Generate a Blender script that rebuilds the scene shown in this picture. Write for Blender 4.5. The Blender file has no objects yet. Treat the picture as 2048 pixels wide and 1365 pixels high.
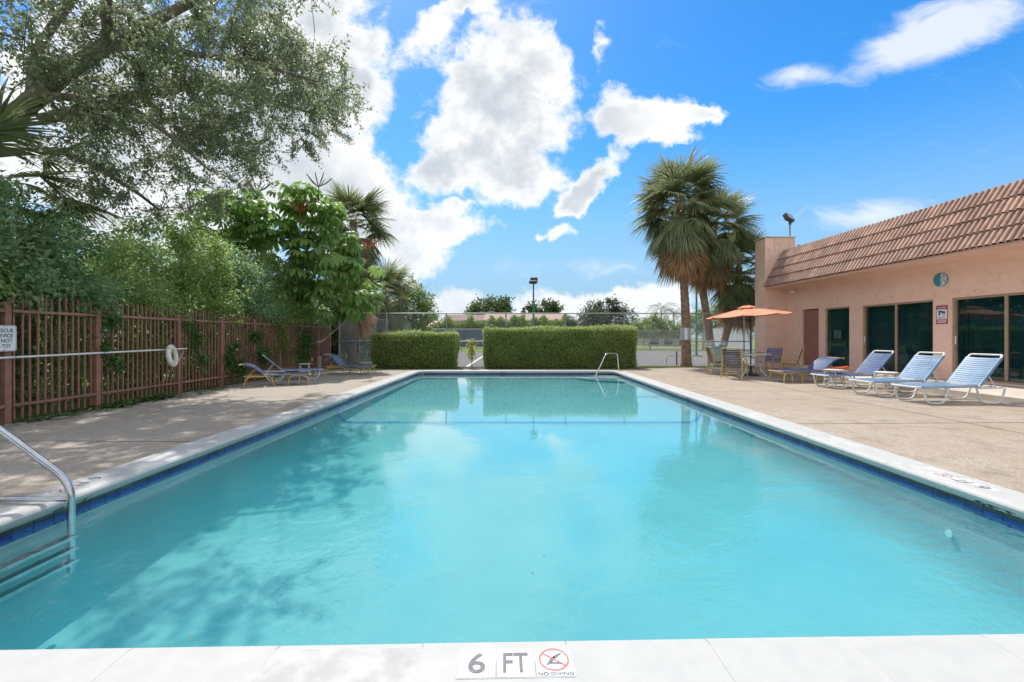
import bpy, bmesh, math, random
import numpy as np
from mathutils import Vector, Matrix

random.seed(11)
rng = np.random.default_rng(11)
R = math.radians
scene = bpy.context.scene
COL = scene.collection

# ------------------------------------------------------------------ camera
FPX, CXP, CYP, CAMH = 860.0, 1024.0, 675.0, 1.25
cam_d = bpy.data.cameras.new('camera')
cam_d.sensor_width = 36.0
cam_d.lens = 36.0 * FPX / 2048.0
cam_d.shift_y = -7.5 / 2048.0
cam_d.clip_start = 0.05
cam_d.clip_end = 3000
cam = bpy.data.objects.new('camera', cam_d)
cam.location = (0, 0, CAMH)
cam.rotation_euler = (R(90), 0, 0)
COL.objects.link(cam)
scene.camera = cam

# ------------------------------------------------------------------ sky and sun
SUN_EL, SUN_AZ = 60.0, 21.0            # azimuth: degrees to the left of straight ahead (+Y)
sun_dir = Vector((-math.sin(R(SUN_AZ)) * math.cos(R(SUN_EL)), math.cos(R(SUN_AZ)) * math.cos(R(SUN_EL)), math.sin(R(SUN_EL))))
sd = bpy.data.lights.new('sun', 'SUN')
sd.energy = 2.35
sd.angle = R(0.53)
sd.color = (1.0, 0.955, 0.89)
sun = bpy.data.objects.new('sun', sd)
sun.rotation_euler = sun_dir.to_track_quat('Z', 'Y').to_euler()
COL.objects.link(sun)

scene.view_settings.view_transform = 'Standard'
scene.view_settings.look = 'None'
scene.view_settings.gamma = 1.0
scene.view_settings.exposure = 1.0
scene.cycles.use_denoising = True
scene.cycles.max_bounces = 7
scene.cycles.diffuse_bounces = 3
scene.cycles.glossy_bounces = 3
scene.cycles.transmission_bounces = 3
scene.cycles.volume_bounces = 1
scene.cycles.use_adaptive_sampling = True
scene.cycles.adaptive_threshold = 0.02
scene.cycles.transparent_max_bounces = 24
scene.cycles.sample_clamp_indirect = 6.0

world = bpy.data.worlds.new('World')
scene.world = world
world.use_nodes = True


class NT:
    """small helper for node trees"""
    def __init__(self, nt):
        self.nt = nt
    def new(self, t, **kw):
        n = self.nt.nodes.new(t)
        for k, v in kw.items():
            setattr(n, k, v)
        return n
    def put(self, sock, v):
        if v is None:
            return
        if isinstance(v, bpy.types.NodeSocket):
            self.nt.links.new(v, sock)
        else:
            sock.default_value = v
    def math(self, op, a, b=None, c=None, clamp=False):
        n = self.new('ShaderNodeMath', operation=op, use_clamp=clamp)
        self.put(n.inputs[0], a); self.put(n.inputs[1], b); self.put(n.inputs[2], c)
        return n.outputs[0]
    def vmath(self, op, a, b=None, scale=None):
        n = self.new('ShaderNodeVectorMath', operation=op)
        self.put(n.inputs[0], a); self.put(n.inputs[1], b)
        if scale is not None:
            self.put(n.inputs['Scale'], scale)
        return n.outputs['Value'] if op in ('LENGTH', 'DOT_PRODUCT', 'DISTANCE') else n.outputs[0]
    def noise(self, vec, scale, detail=4.0, rough=0.55, dim='3D', color=False, lac=2.0, dist=0.0):
        n = self.new('ShaderNodeTexNoise', noise_dimensions=dim)
        self.put(n.inputs['Vector'], vec)
        n.inputs['Scale'].default_value = scale
        n.inputs['Detail'].default_value = detail
        n.inputs['Roughness'].default_value = rough
        n.inputs['Lacunarity'].default_value = lac
        n.inputs['Distortion'].default_value = dist
        return n.outputs['Color' if color else 'Fac']
    def smooth(self, v, lo, hi, a=0.0, b=1.0):
        n = self.new('ShaderNodeMapRange', interpolation_type='SMOOTHSTEP')
        self.put(n.inputs[0], v)
        for i, x in zip((1, 2, 3, 4), (lo, hi, a, b)):
            self.put(n.inputs[i], x)
        return n.outputs[0]
    def lin(self, v, lo, hi, a=0.0, b=1.0):
        n = self.new('ShaderNodeMapRange')
        self.put(n.inputs[0], v)
        for i, x in zip((1, 2, 3, 4), (lo, hi, a, b)):
            self.put(n.inputs[i], x)
        return n.outputs[0]
    def mix(self, f, a, b, blend='MIX'):
        n = self.new('ShaderNodeMix', data_type='RGBA', blend_type=blend)
        self.put(n.inputs[0], f)
        self.put(n.inputs[6], a if isinstance(a, bpy.types.NodeSocket) else (*a[:3], 1))
        self.put(n.inputs[7], b if isinstance(b, bpy.types.NodeSocket) else (*b[:3], 1))
        return n.outputs[2]
    def ramp(self, f, stops):
        n = self.new('ShaderNodeValToRGB')
        self.put(n.inputs[0], f)
        e = n.color_ramp.elements
        while len(e) > 1:
            e.remove(e[-1])
        e[0].position = stops[0][0]; e[0].color = (*stops[0][1], 1)
        for p, c in stops[1:]:
            k = e.new(p); k.color = (*c, 1)
        return n.outputs[0]


def build_world():
    nt = world.node_tree
    nt.nodes.clear()
    N = NT(nt)
    out = N.new('ShaderNodeOutputWorld')
    bg = N.new('ShaderNodeBackground')
    nt.links.new(bg.outputs[0], out.inputs[0])
    sky = N.new('ShaderNodeTexSky', sky_type='NISHITA')
    sky.sun_disc = False
    sky.sun_elevation = R(SUN_EL)
    sky.sun_rotation = R(-SUN_AZ)
    sky.altitude = 0
    sky.air_density = 1.0
    sky.dust_density = 0.35
    sky.ozone_density = 2.6
    hs = N.new('ShaderNodeHueSaturation')
    nt.links.new(sky.outputs[0], hs.inputs['Color'])
    hs.inputs['Saturation'].default_value = 1.42
    hs.inputs['Value'].default_value = 1.0
    skyc = hs.outputs[0]
    SK = 0.102                      # background strength; the cloud colours are given at strength 1
    K = lambda c: tuple(x / SK for x in c)

    geo = N.new('ShaderNodeTexCoord')
    d = geo.outputs['Generated']
    sep = N.new('ShaderNodeSeparateXYZ')
    nt.links.new(d, sep.inputs[0])
    dx, dy, dz = sep.outputs
    ysafe = N.math('MAXIMUM', dy, 0.08)
    u = N.math('DIVIDE', dx, ysafe)
    v = N.math('DIVIDE', dz, ysafe)
    cb = N.new('ShaderNodeCombineXYZ')
    nt.links.new(u, cb.inputs[0]); nt.links.new(v, cb.inputs[1])
    uv = cb.outputs[0]
    # cumulus edges: warp the plane the banks of cloud are laid out on
    w1 = N.vmath('SUBTRACT', N.noise(uv, 5.0, 2.0, 0.6, color=True), (0.5, 0.5, 0.5))
    w2 = N.vmath('SUBTRACT', N.noise(uv, 14.0, 5.0, 0.68, color=True), (0.5, 0.5, 0.5))
    p = N.vmath('ADD', uv, N.vmath('SCALE', w1, scale=0.11))
    p = N.vmath('ADD', p, N.vmath('SCALE', w2, scale=0.075))
    flat = N.vmath('MULTIPLY', p, (1, 1, 0))
    # banks of cloud: azimuth/elevation slopes, half sizes, tilt, weight
    banks = [
        # the tall bank in the middle
        (1015, 110, 105, 85, 0, 1.0), (935, 205, 85, 115, 0, 1.0), (1070, 200, 100, 120, 0, 1.0), (975, 305, 130, 100, 0, 1.0),
        (1045, 365, 95, 50, 0, 1.0), (860, 345, 60, 42, 0, .8),
        # the wedge to its right and the slanting streak below
        (1240, 215, 62, 62, 0, 1.0), (1310, 235, 110, 44, 0, 1.15), (1395, 232, 75, 20, 0, .95),
        (1195, 348, 120, 27, 42, 1.15), (1140, 402, 45, 22, 40, .8),
        # the great bank at the left, partly behind the tree
        (640, 40, 130, 170, 0, 1.1), (725, 165, 80, 105, 0, 1.0), (590, 230, 180, 120, 0, 1.1), (430, 330, 260, 190, 0, 1.1), (180, 200, 330, 330, 0, 1.0),
        (600, 365, 190, 70, 0, 1.1), (700, 335, 85, 45, 0, .9), (745, 440, 130, 75, 0, 1.1), (850, 515, 75, 55, 0, 1.0), (905, 455, 110, 34, 0, 1.0),
        (870, 55, 100, 42, 55, 1.0), (945, 3, 70, 22, 0, .8), (1200, 92, 26, 44, 0, .8),
        (1118, 465, 28, 18, 0, .9), (1082, 479, 20, 12, 0, .8), (905, 410, 36, 13, 0, .8),
        # low cumulus near the horizon
        (1115, 606, 120, 38, 0, .95), (1200, 612, 90, 34, 0, .9), (905, 620, 100, 40, 0, .9), (1320, 602, 90, 42, 0, .95), (1180, 640, 420, 26, 0, .7),
    ]
    tot = None
    for (px, py, rx, ry, rot, wt) in banks:
        m = N.new('ShaderNodeMapping', vector_type='TEXTURE')
        nt.links.new(flat, m.inputs['Vector'])
        m.inputs['Location'].default_value = ((px - CXP) / FPX, (CYP - py) / FPX, 0)
        m.inputs['Rotation'].default_value = (0, 0, R(rot))
        m.inputs['Scale'].default_value = (rx * 1.25 / FPX, ry * 1.25 / FPX, 1)
        g = N.new('ShaderNodeTexGradient', gradient_type='SPHERICAL')
        nt.links.new(m.outputs[0], g.inputs[0])
        tot = N.math('MULTIPLY', g.outputs[1], wt) if tot is None else N.math('MULTIPLY_ADD', g.outputs[1], wt, tot)
    tot = N.math('MINIMUM', tot, 1.15)
    # unseen rest of the sky: cloud cover thickened to add fill light
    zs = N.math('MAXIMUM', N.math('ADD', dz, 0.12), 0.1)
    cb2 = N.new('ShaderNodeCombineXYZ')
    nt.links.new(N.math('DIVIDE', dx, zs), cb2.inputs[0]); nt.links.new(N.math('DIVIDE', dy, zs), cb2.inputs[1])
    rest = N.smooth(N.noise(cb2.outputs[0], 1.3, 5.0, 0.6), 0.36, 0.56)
    front = N.math('MULTIPLY', N.smooth(dy, 0.35, 0.55), N.math('MULTIPLY', N.smooth(v, 1.25, 0.9), N.smooth(N.math('ABSOLUTE', u), 1.6, 1.25)))
    fb = N.noise(uv, 9.0, 7.0, 0.64)
    fine = N.math('MULTIPLY', N.math('SUBTRACT', fb, 0.5), 2.3)
    fine = N.math('MULTIPLY', fine, N.smooth(tot, 0.0, 0.16, 0.2, 1.0))
    dens = N.math('ADD', tot, fine)
    a_front = N.smooth(dens, 0.14, 0.70)
    # thin high streaks
    wisp_n = N.noise(N.vmath('MULTIPLY', N.vmath('ADD', uv, N.vmath('SCALE', w1, scale=.2)), (2.2, 7.0, 1)), 3.0, 5.0, 0.62)
    wisp = None
    for (px, py, rx, ry, rot, wt) in [(1880, 80, 300, 55, 18, 1.3), (1590, 150, 90, 34, 12, 1.0), (1760, 430, 220, 46, 5, .8), (1900, 20, 200, 60, 20, .9), (1180, 535, 420, 40, 0, .35)]:
        m = N.new('ShaderNodeMapping', vector_type='TEXTURE')
        nt.links.new(uv, m.inputs['Vector'])
        m.inputs['Location'].default_value = ((px - CXP) / FPX, (CYP - py) / FPX, 0)
        m.inputs['Rotation'].default_value = (0, 0, R(rot))
        m.inputs['Scale'].default_value = (rx / FPX, ry / FPX, 1)
        g = N.new('ShaderNodeTexGradient', gradient_type='SPHERICAL')
        nt.links.new(m.outputs[0], g.inputs[0])
        wisp = N.math('MULTIPLY', g.outputs[1], wt) if wisp is None else N.math('MULTIPLY_ADD', g.outputs[1], wt, wisp)
    a_w = N.math('MULTIPLY', N.smooth(N.math('ADD', N.math('MULTIPLY', wisp, .8), N.math('SUBTRACT', wisp_n, .5)), 0.1, 0.75), 0.75)
    a_f = N.math('MAXIMUM', a_front, a_w)
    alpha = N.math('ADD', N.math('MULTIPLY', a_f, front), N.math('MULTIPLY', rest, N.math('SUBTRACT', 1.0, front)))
    alpha = N.math('MULTIPLY', alpha, N.smooth(dz, -0.02, 0.03))
    # cloud brightness: thick middles are greyer, edges and crests white
    billow = N.noise(N.vmath('ADD', uv, N.vmath('SCALE', w2, scale=.05)), 6.5, 4.0, 0.55)
    soft = N.noise(uv, 3.1, 1.0, 0.5)
    thick = N.smooth(N.math('ADD', dens, N.math('MULTIPLY', N.math('SUBTRACT', billow, .5), 2.6)), 0.38, 1.45)
    shade = N.math('MULTIPLY', thick, N.smooth(soft, 0.22, 0.52))
    ccol = N.mix(shade, K((0.53, 0.533, 0.535)), K((0.315, 0.345, 0.38)))
    haze = N.smooth(dz, 0.04, 0.42, 0.92, 0.0)
    ccol = N.mix(N.math('MULTIPLY', haze, .5), ccol, K((0.48, 0.52, 0.56)))
    skyh = N.mix(haze, skyc, K((0.176, 0.285, 0.388)))
    col = N.mix(alpha, skyh, ccol)
    nt.links.new(col, bg.inputs['Color'])
    bg.inputs['Strength'].default_value = SK
    world.cycles.sampling_method = 'NONE'


build_world()

# ------------------------------------------------------------------ helpers
def gp(x, y, z=0.0):
    """a point of the photograph that lies on the level z"""
    Y = FPX * (CAMH - z) / (y - CYP)
    return Vector(((x - CXP) / FPX * Y, Y, z))


def at(x, y, Y):
    """a point of the photograph at the distance Y"""
    return Vector(((x - CXP) / FPX * Y, Y, CAMH + (CYP - y) / FPX * Y))


class MB:
    """collects the faces of ONE mesh"""
    def __init__(self):
        self.v = []
        self.f = []
        self.m = []
    def add(self, vs, fs, mi=0):
        b = len(self.v)
        self.v += [tuple(p) for p in vs]
        self.f += [tuple(i + b for i in q) for q in fs]
        self.m += [mi] * len(fs)
        return self
    def box(self, c, s, rz=0.0, mi=0, bev=0.0):
        hx, hy, hz = s[0] / 2, s[1] / 2, s[2] / 2
        M = Matrix.Translation(c) @ Matrix.Rotation(rz, 4, 'Z')
        if bev <= 0:
            vs = [M @ Vector((sx * hx, sy * hy, sz * hz)) for sz in (-1, 1) for sx, sy in ((-1, -1), (1, -1), (1, 1), (-1, 1))]
            fs = [(3, 2, 1, 0), (4, 5, 6, 7), (0, 1, 5, 4), (1, 2, 6, 5), (2, 3, 7, 6), (3, 0, 4, 7)]
            return self.add(vs, fs, mi)
        b = min(bev, hx * .95, hy * .95, hz * .95)
        ring = lambda ix, iy, z: [M @ Vector((px, py, z)) for px, py in ((-hx + ix, -hy + iy), (hx - ix, -hy + iy), (hx - ix, hy - iy), (-hx + ix, hy - iy))]
        def oct8(i, z):
            return [M @ Vector((px, py, z)) for px, py in ((-hx + b + i * 0, -hy + i), (hx - b, -hy + i), (hx - i, -hy + b), (hx - i, hy - b), (hx - b, hy - i), (-hx + b, hy - i), (-hx + i, hy - b), (-hx + i, -hy + b))]
        ls = [oct8(b * .6, -hz), oct8(0, -hz + b), oct8(0, hz - b), oct8(b * .6, hz)]
        vs = sum(ls, [])
        fs = [tuple(range(7, -1, -1)), tuple(range(24, 32))]
        for k in range(3):
            for i in range(8):
                j = (i + 1) % 8
                fs.append((k * 8 + i, k * 8 + j, (k + 1) * 8 + j, (k + 1) * 8 + i))
        return self.add(vs, fs, mi)
    def tube(self, pts, r, n=8, closed=False, mi=0, caps=True):
        pts = [Vector(p) for p in pts]
        k = len(pts)
        rs = r if isinstance(r, (list, tuple)) else [r] * k
        tang = []
        for i in range(k):
            a = pts[(i - 1) % k] if (closed or i > 0) else pts[i]
            b = pts[(i + 1) % k] if (closed or i < k - 1) else pts[i]
            t = b - a
            tang.append(t.normalized() if t.length > 1e-9 else Vector((0, 0, 1)))
        up = Vector((0, 0, 1)) if abs(tang[0].z) < .9 else Vector((1, 0, 0))
        nrm = (up - tang[0] * up.dot(tang[0])).normalized()
        vs, fs = [], []
        for i in range(k):
            nrm = nrm - tang[i] * nrm.dot(tang[i])
            nrm = nrm.normalized() if nrm.length > 1e-6 else tang[i].orthogonal().normalized()
            bn = tang[i].cross(nrm)
            for j in range(n):
                a = 2 * math.pi * j / n
                vs.append(pts[i] + (nrm * math.cos(a) + bn * math.sin(a)) * rs[i])
        last = k if closed else k - 1
        for i in range(last):
            i2 = (i + 1) % k
            for j in range(n):
                j2 = (j + 1) % n
                fs.append((i * n + j, i * n + j2, i2 * n + j2, i2 * n + j))
        if caps and not closed:
            fs.append(tuple(range(n - 1, -1, -1)))
            fs.append(tuple((k - 1) * n + j for j in range(n)))
        return self.add(vs, fs, mi)
    def lathe(self, prof, c=(0, 0, 0), n=24, mi=0, axis='Z'):
        vs, fs = [], []
        k = len(prof)
        for (r, z) in prof:
            for j in range(n):
                a = 2 * math.pi * j / n
                p = Vector((r * math.cos(a), r * math.sin(a), z))
                if axis == 'X':
                    p = Vector((p.z, p.x, p.y))
                elif axis == 'Y':
                    p = Vector((p.x, p.z, p.y))
                vs.append(p + Vector(c))
        for i in range(k - 1):
            for j in range(n):
                j2 = (j + 1) % n
                fs.append((i * n + j, i * n + j2, (i + 1) * n + j2, (i + 1) * n + j))
        fs.append(tuple(range(n - 1, -1, -1)))
        fs.append(tuple((k - 1) * n + j for j in range(n)))
        return self.add(vs, fs, mi)
    def prism(self, poly, z0, z1, mi=0):
        n = len(poly)
        vs = [(p[0], p[1], z0) for p in poly] + [(p[0], p[1], z1) for p in poly]
        fs = [tuple(range(n - 1, -1, -1)), tuple(range(n, 2 * n))]
        for i in range(n):
            j = (i + 1) % n
            fs.append((i, j, n + j, n + i))
        return self.add(vs, fs, mi)
    def sweep(self, prof, path_frames, closed_prof=True, mi=0, caps=True):
        """prof: (a, b) pairs; path_frames: (origin, A, B) so a point is origin + a*A + b*B"""
        k, n = len(path_frames), len(prof)
        vs = [o + A * a + B * b for (o, A, B) in path_frames for (a, b) in prof]
        fs = []
        m = n if closed_prof else n - 1
        for i in range(k - 1):
            for j in range(m):
                j2 = (j + 1) % n
                fs.append((i * n + j, i * n + j2, (i + 1) * n + j2, (i + 1) * n + j))
        if caps and closed_prof:
            fs.append(tuple(range(n - 1, -1, -1)))
            fs.append(tuple((k - 1) * n + j for j in range(n)))
        return self.add(vs, fs, mi)
    def mesh(self, name, mats, smooth=False):
        me = bpy.data.meshes.new(name)
        me.from_pydata([tuple(p) for p in self.v], [], self.f)
        if not isinstance(mats, (list, tuple)):
            mats = [mats]
        for m in mats:
            me.materials.append(m)
        if len(mats) > 1:
            me.polygons.foreach_set('material_index', self.m)
        bm = bmesh.new(); bm.from_mesh(me)
        bmesh.ops.recalc_face_normals(bm, faces=bm.faces)
        bm.to_mesh(me); bm.free()
        if smooth:
            me.polygons.foreach_set('use_smooth', [True] * len(me.polygons))
            try:
                me.set_sharp_from_angle(angle=R(42))
            except Exception:
                pass
        me.update()
        return me
    def build(self, name, mats, parent=None, smooth=False, world=False, kind=None):
        return place(name, self.mesh(name, mats, smooth), parent, world, kind)


def place(name, me, parent=None, world=False, kind=None):
    o = bpy.data.objects.new(name, me)
    COL.objects.link(o)
    if parent is not None:
        o.parent = parent
        if world:
            o.matrix_parent_inverse = pmatrix(parent).inverted()
    if kind:
        o['kind'] = kind
    return o


def pmatrix(o):
    m = o.matrix_basis.copy()
    if o.parent:
        return pmatrix(o.parent) @ o.matrix_parent_inverse @ m
    return m


def tag(o, label=None, cat=None, group=None, kind=None):
    if label: o['label'] = label
    if cat: o['category'] = cat
    if group: o['group'] = group
    if kind: o['kind'] = kind
    return o


def thing(name, label, cat, loc=(0, 0, 0), rotz=0.0, group=None):
    o = bpy.data.objects.new(name, None)
    o.empty_display_size = .2
    o.location = loc
    o.rotation_euler = (0, 0, rotz)
    COL.objects.link(o)
    return tag(o, label, cat, group)


def structure(name, label=None):
    o = bpy.data.objects.new(name, None)
    COL.objects.link(o)
    o['kind'] = 'structure'
    if label: o['label'] = label
    return o


def copy_tree(o, parent=None):
    c = o.copy()
    COL.objects.link(c)
    if parent is not None:
        c.parent = parent
    for ch in list(o.children):
        copy_tree(ch, c)
    return c


def rounded(pts, rad, seg=5, closed=False):
    """polyline with its corners rounded"""
    pts = [Vector(p) for p in pts]
    out = []
    k = len(pts)
    for i, p in enumerate(pts):
        if not closed and i in (0, k - 1):
            out.append(p); continue
        a, b = pts[i - 1], pts[(i + 1) % k]
        da, db = (a - p), (b - p)
        r = min(rad, da.length * .48, db.length * .48)
        p0, p1 = p + da.normalized() * r, p + db.normalized() * r
        for s in range(seg + 1):
            t = s / seg
            out.append(p0 * (1 - t) ** 2 + p * 2 * t * (1 - t) + p1 * t ** 2)
    return out


def leaf_arrays(P, D, Nn, L, W, fold=.25):
    """rhombic folded leaves: four vertices, two triangles each"""
    n = len(P)
    D = D / (np.linalg.norm(D, axis=1, keepdims=True) + 1e-9)
    S = np.cross(D, Nn)
    S /= (np.linalg.norm(S, axis=1, keepdims=True) + 1e-9)
    U = np.cross(S, D)
    L = np.broadcast_to(np.asarray(L, float).reshape(-1, 1), (n, 1))
    W = np.broadcast_to(np.asarray(W, float).reshape(-1, 1), (n, 1))
    V = np.empty((n, 4, 3))
    V[:, 0] = P
    mid = P + D * L * .45
    V[:, 1] = mid + S * W * .5 + U * W * fold
    V[:, 2] = P + D * L
    V[:, 3] = mid - S * W * .5 + U * W * fold
    b = np.arange(n)[:, None] * 4
    F = np.stack([b + np.array([0, 1, 2]), b + np.array([0, 2, 3])], 1).reshape(-1, 3)
    return V.reshape(-1, 3), F


def tri_mesh(name, V, F, mat):
    me = bpy.data.meshes.new(name)
    me.vertices.add(len(V)); me.vertices.foreach_set('co', np.ascontiguousarray(V, dtype=np.float32).ravel())
    me.loops.add(F.size); me.loops.foreach_set('vertex_index', np.ascontiguousarray(F, dtype=np.int32).ravel())
    me.polygons.add(len(F)); me.polygons.foreach_set('loop_start', np.arange(0, F.size, 3, dtype=np.int32))
    me.materials.append(mat)
    me.update(calc_edges=True)
    me.validate()
    return me


def rnd_dirs(n, r=rng):
    v = r.normal(size=(n, 3))
    return v / np.linalg.norm(v, axis=1, keepdims=True)


def leaves_at(name, P, L, mat, parent, out=None, W=None, world=True, droop=.25, kind=None):
    """a cloud of leaves at the points P, pointing mostly outwards"""
    n = len(P)
    D = rnd_dirs(n)
    if out is not None:
        D = D * .9 + out * .8
    D[:, 2] -= droop
    Nn = rnd_dirs(n); Nn[:, 2] = np.abs(Nn[:, 2]) + .5
    ls = L * rng.uniform(.65, 1.3, n)
    V, F = leaf_arrays(P, D, Nn, ls, ls * (W or .5))
    return place(name, tri_mesh(name, V, F, mat), parent, world, kind)


# ------------------------------------------------------------------ materials
MATS = {}


def base_mat(name):
    m = bpy.data.materials.new(name)
    m.use_nodes = True
    nt = m.node_tree
    bs = nt.nodes['Principled BSDF']
    return m, NT(nt), bs, nt.nodes['Material Output']


def mat(name, col, col2=None, rough=.6, metal=0.0, scale=6.0, detail=5.0, spec=.5, bump=0.0, bscale=40.0, lo=.35, hi=.65, objspace=False, island=0.0, coat=0.0, bdist=.01):
    """two colours mixed by noise, with fine relief"""
    m, N, bs, out = base_mat(name)
    tc = N.new('ShaderNodeTexCoord')
    if objspace:
        pos = tc.outputs['Object']
    else:
        pos = N.new('ShaderNodeNewGeometry').outputs['Position']
    if col2 is not None:
        f = N.smooth(N.noise(pos, scale, detail, .6), lo, hi)
        c = N.mix(f, col, col2)
    else:
        c = N.mix(0.0, col, col)
    if island > 0:
        g = N.new('ShaderNodeObjectInfo')
        fac = N.lin(g.outputs['Random'], 0, 1, 1 - island, 1 + island)
        c = N.vmath('SCALE', c, scale=fac)
    N.put(bs.inputs['Base Color'], c)
    bs.inputs['Roughness'].default_value = rough
    bs.inputs['Metallic'].default_value = metal
    bs.inputs['Specular IOR Level'].default_value = spec
    bs.inputs['Coat Weight'].default_value = coat
    if bump > 0:
        b = N.new('ShaderNodeBump')
        b.inputs['Strength'].default_value = bump
        b.inputs['Distance'].default_value = bdist
        N.put(b.inputs['Height'], N.noise(pos, bscale, 4.0, .6))
        N.put(bs.inputs['Normal'], b.outputs[0])
    MATS[name] = m
    return m


def leaf_mat(name, dark, light, trans=.35, rough=.42, spec=.5, tip=None, hue=.5, dry=None):
    m, N, bs, out = base_mat(name)
    g = N.new('ShaderNodeNewGeometry')
    stops = [(0.0, dark), (.75, light)]
    if tip:
        stops += [(.93, light), (1.0, tip)]
    c = N.ramp(g.outputs['Random Per Island'], stops)
    # big soft patches of younger and older growth
    f = N.smooth(N.noise(g.outputs['Position'], .9, 3.0, .5), .35, .65)
    c = N.mix(N.math('MULTIPLY', f, hue), c, N.mix(.5, c, light))
    if dry:
        c = N.mix(N.math('MULTIPLY', N.smooth(N.noise(g.outputs['Position'], 1.7, 4.0, .6), .56, .70), .6), c, dry)
    N.put(bs.inputs['Base Color'], c)
    bs.inputs['Roughness'].default_value = rough
    bs.inputs['Specular IOR Level'].default_value = spec
    tr = N.new('ShaderNodeBsdfTranslucent')
    N.put(tr.inputs[0], N.mix(.45, c, tuple(min(1, x * 1.7) for x in light)))
    mx = N.new('ShaderNodeMixShader')
    mx.inputs[0].default_value = trans
    m.node_tree.links.new(bs.outputs[0], mx.inputs[1])
    m.node_tree.links.new(tr.outputs[0], mx.inputs[2])
    m.node_tree.links.new(mx.outputs[0], out.inputs[0])
    MATS[name] = m
    return m


def deck_mat():
    m, N, bs, out = base_mat('exposed_aggregate')
    pos = N.new('ShaderNodeNewGeometry').outputs['Position']
    vor = N.new('ShaderNodeTexVoronoi'); vor.inputs['Scale'].default_value = 120
    N.put(vor.inputs['Vector'], pos)
    peb = N.ramp(vor.outputs['Color'], [(0.0, (.18, .145, .115)), (.35, (.34, .28, .22)), (.7, (.46, .39, .315)), (1.0, (.60, .53, .45))])
    big = N.noise(pos, .55, 6.0, .65)
    stain = N.noise(pos, 2.6, 7.0, .7)
    c = N.mix(N.smooth(big, .36, .64), peb, N.mix(.55, peb, (.34, .27, .205)))
    c = N.mix(N.math('MULTIPLY', N.smooth(stain, .48, .72), .5), c, (.16, .13, .105))
    # older, greyer concrete along the planted side
    sx = N.new('ShaderNodeSeparateXYZ'); N.put(sx.inputs[0], pos)
    old = N.smooth(N.math('ADD', sx.outputs[0], N.math('MULTIPLY', stain, 1.0)), -2.6, -4.2)
    c = N.mix(N.math('MULTIPLY', old, .7), c, N.mix(.5, peb, (.42, .39, .36)))
    speck = N.noise(pos, 160.0, 2.0, .5)
    c = N.mix(N.math('MULTIPLY', N.smooth(speck, .62, .72), .5), c, (.09, .07, .055))
    N.put(bs.inputs['Base Color'], c)
    bs.inputs['Roughness'].default_value = .85
    bs.inputs['Specular IOR Level'].default_value = .25
    b = N.new('ShaderNodeBump'); b.inputs['Strength'].default_value = .7; b.inputs['Distance'].default_value = .006
    N.put(b.inputs['Height'], N.math('SUBTRACT', 1.0, vor.outputs['Distance']))
    N.put(bs.inputs['Normal'], b.outputs[0])
    MATS['deck'] = m


def stucco_mat():
    m, N, bs, out = base_mat('pink_stucco')
    pos = N.new('ShaderNodeNewGeometry').outputs['Position']
    n1 = N.noise(pos, .7, 5.0, .6)
    n2 = N.noise(pos, 6.0, 6.0, .65, dist=1.2)
    c = N.mix(N.smooth(n1, .35, .68), (.92, .62, .485), (.86, .565, .44))
    c = N.mix(N.math('MULTIPLY', N.smooth(n2, .57, .66), .42), c, (.52, .30, .215))  # mottled colour; relief shading painted in where the bump barely shows
    # rain stains below the parapet
    st = N.noise(N.vmath('MULTIPLY', pos, (9, 9, .6)), 1.0, 5.0, .7)
    sz = N.new('ShaderNodeSeparateXYZ'); N.put(sz.inputs[0], pos)
    c = N.mix(N.math('MULTIPLY', N.math('MULTIPLY', N.smooth(st, .52, .75), N.smooth(sz.outputs[2], 4.3, 5.3)), .6), c, (.20, .12, .10))
    N.put(bs.inputs['Base Color'], c)
    bs.inputs['Roughness'].default_value = .88
    bs.inputs['Specular IOR Level'].default_value = .2
    b = N.new('ShaderNodeBump'); b.inputs['Strength'].default_value = .55; b.inputs['Distance'].default_value = .012
    sw = N.new('ShaderNodeTexVoronoi', feature='SMOOTH_F1'); sw.inputs['Scale'].default_value = 9
    N.put(sw.inputs['Vector'], N.vmath('ADD', pos, N.vmath('SCALE', N.noise(pos, 4.0, 3.0, .6, color=True), scale=.35)))
    h = N.math('ADD', N.math('MULTIPLY', N.smooth(n2, .45, .6), .6), N.math('ADD', sw.outputs['Distance'], N.math('MULTIPLY', N.noise(pos, 60.0, 3.0, .6), .3)))
    N.put(b.inputs['Height'], h)
    N.put(bs.inputs['Normal'], b.outputs[0])
    MATS['stucco'] = m


def schlick(N, r0, normal=None):
    """mirror strength of a smooth surface, the same from both sides"""
    g = N.new('ShaderNodeNewGeometry')
    c = N.math('ABSOLUTE', N.vmath('DOT_PRODUCT', g.outputs['Incoming'], normal if normal is not None else g.outputs['Normal']))
    return N.math('MULTIPLY_ADD', N.math('POWER', N.math('SUBTRACT', 1.0, c, clamp=True), 5.0), 1.0 - r0, r0)


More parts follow.
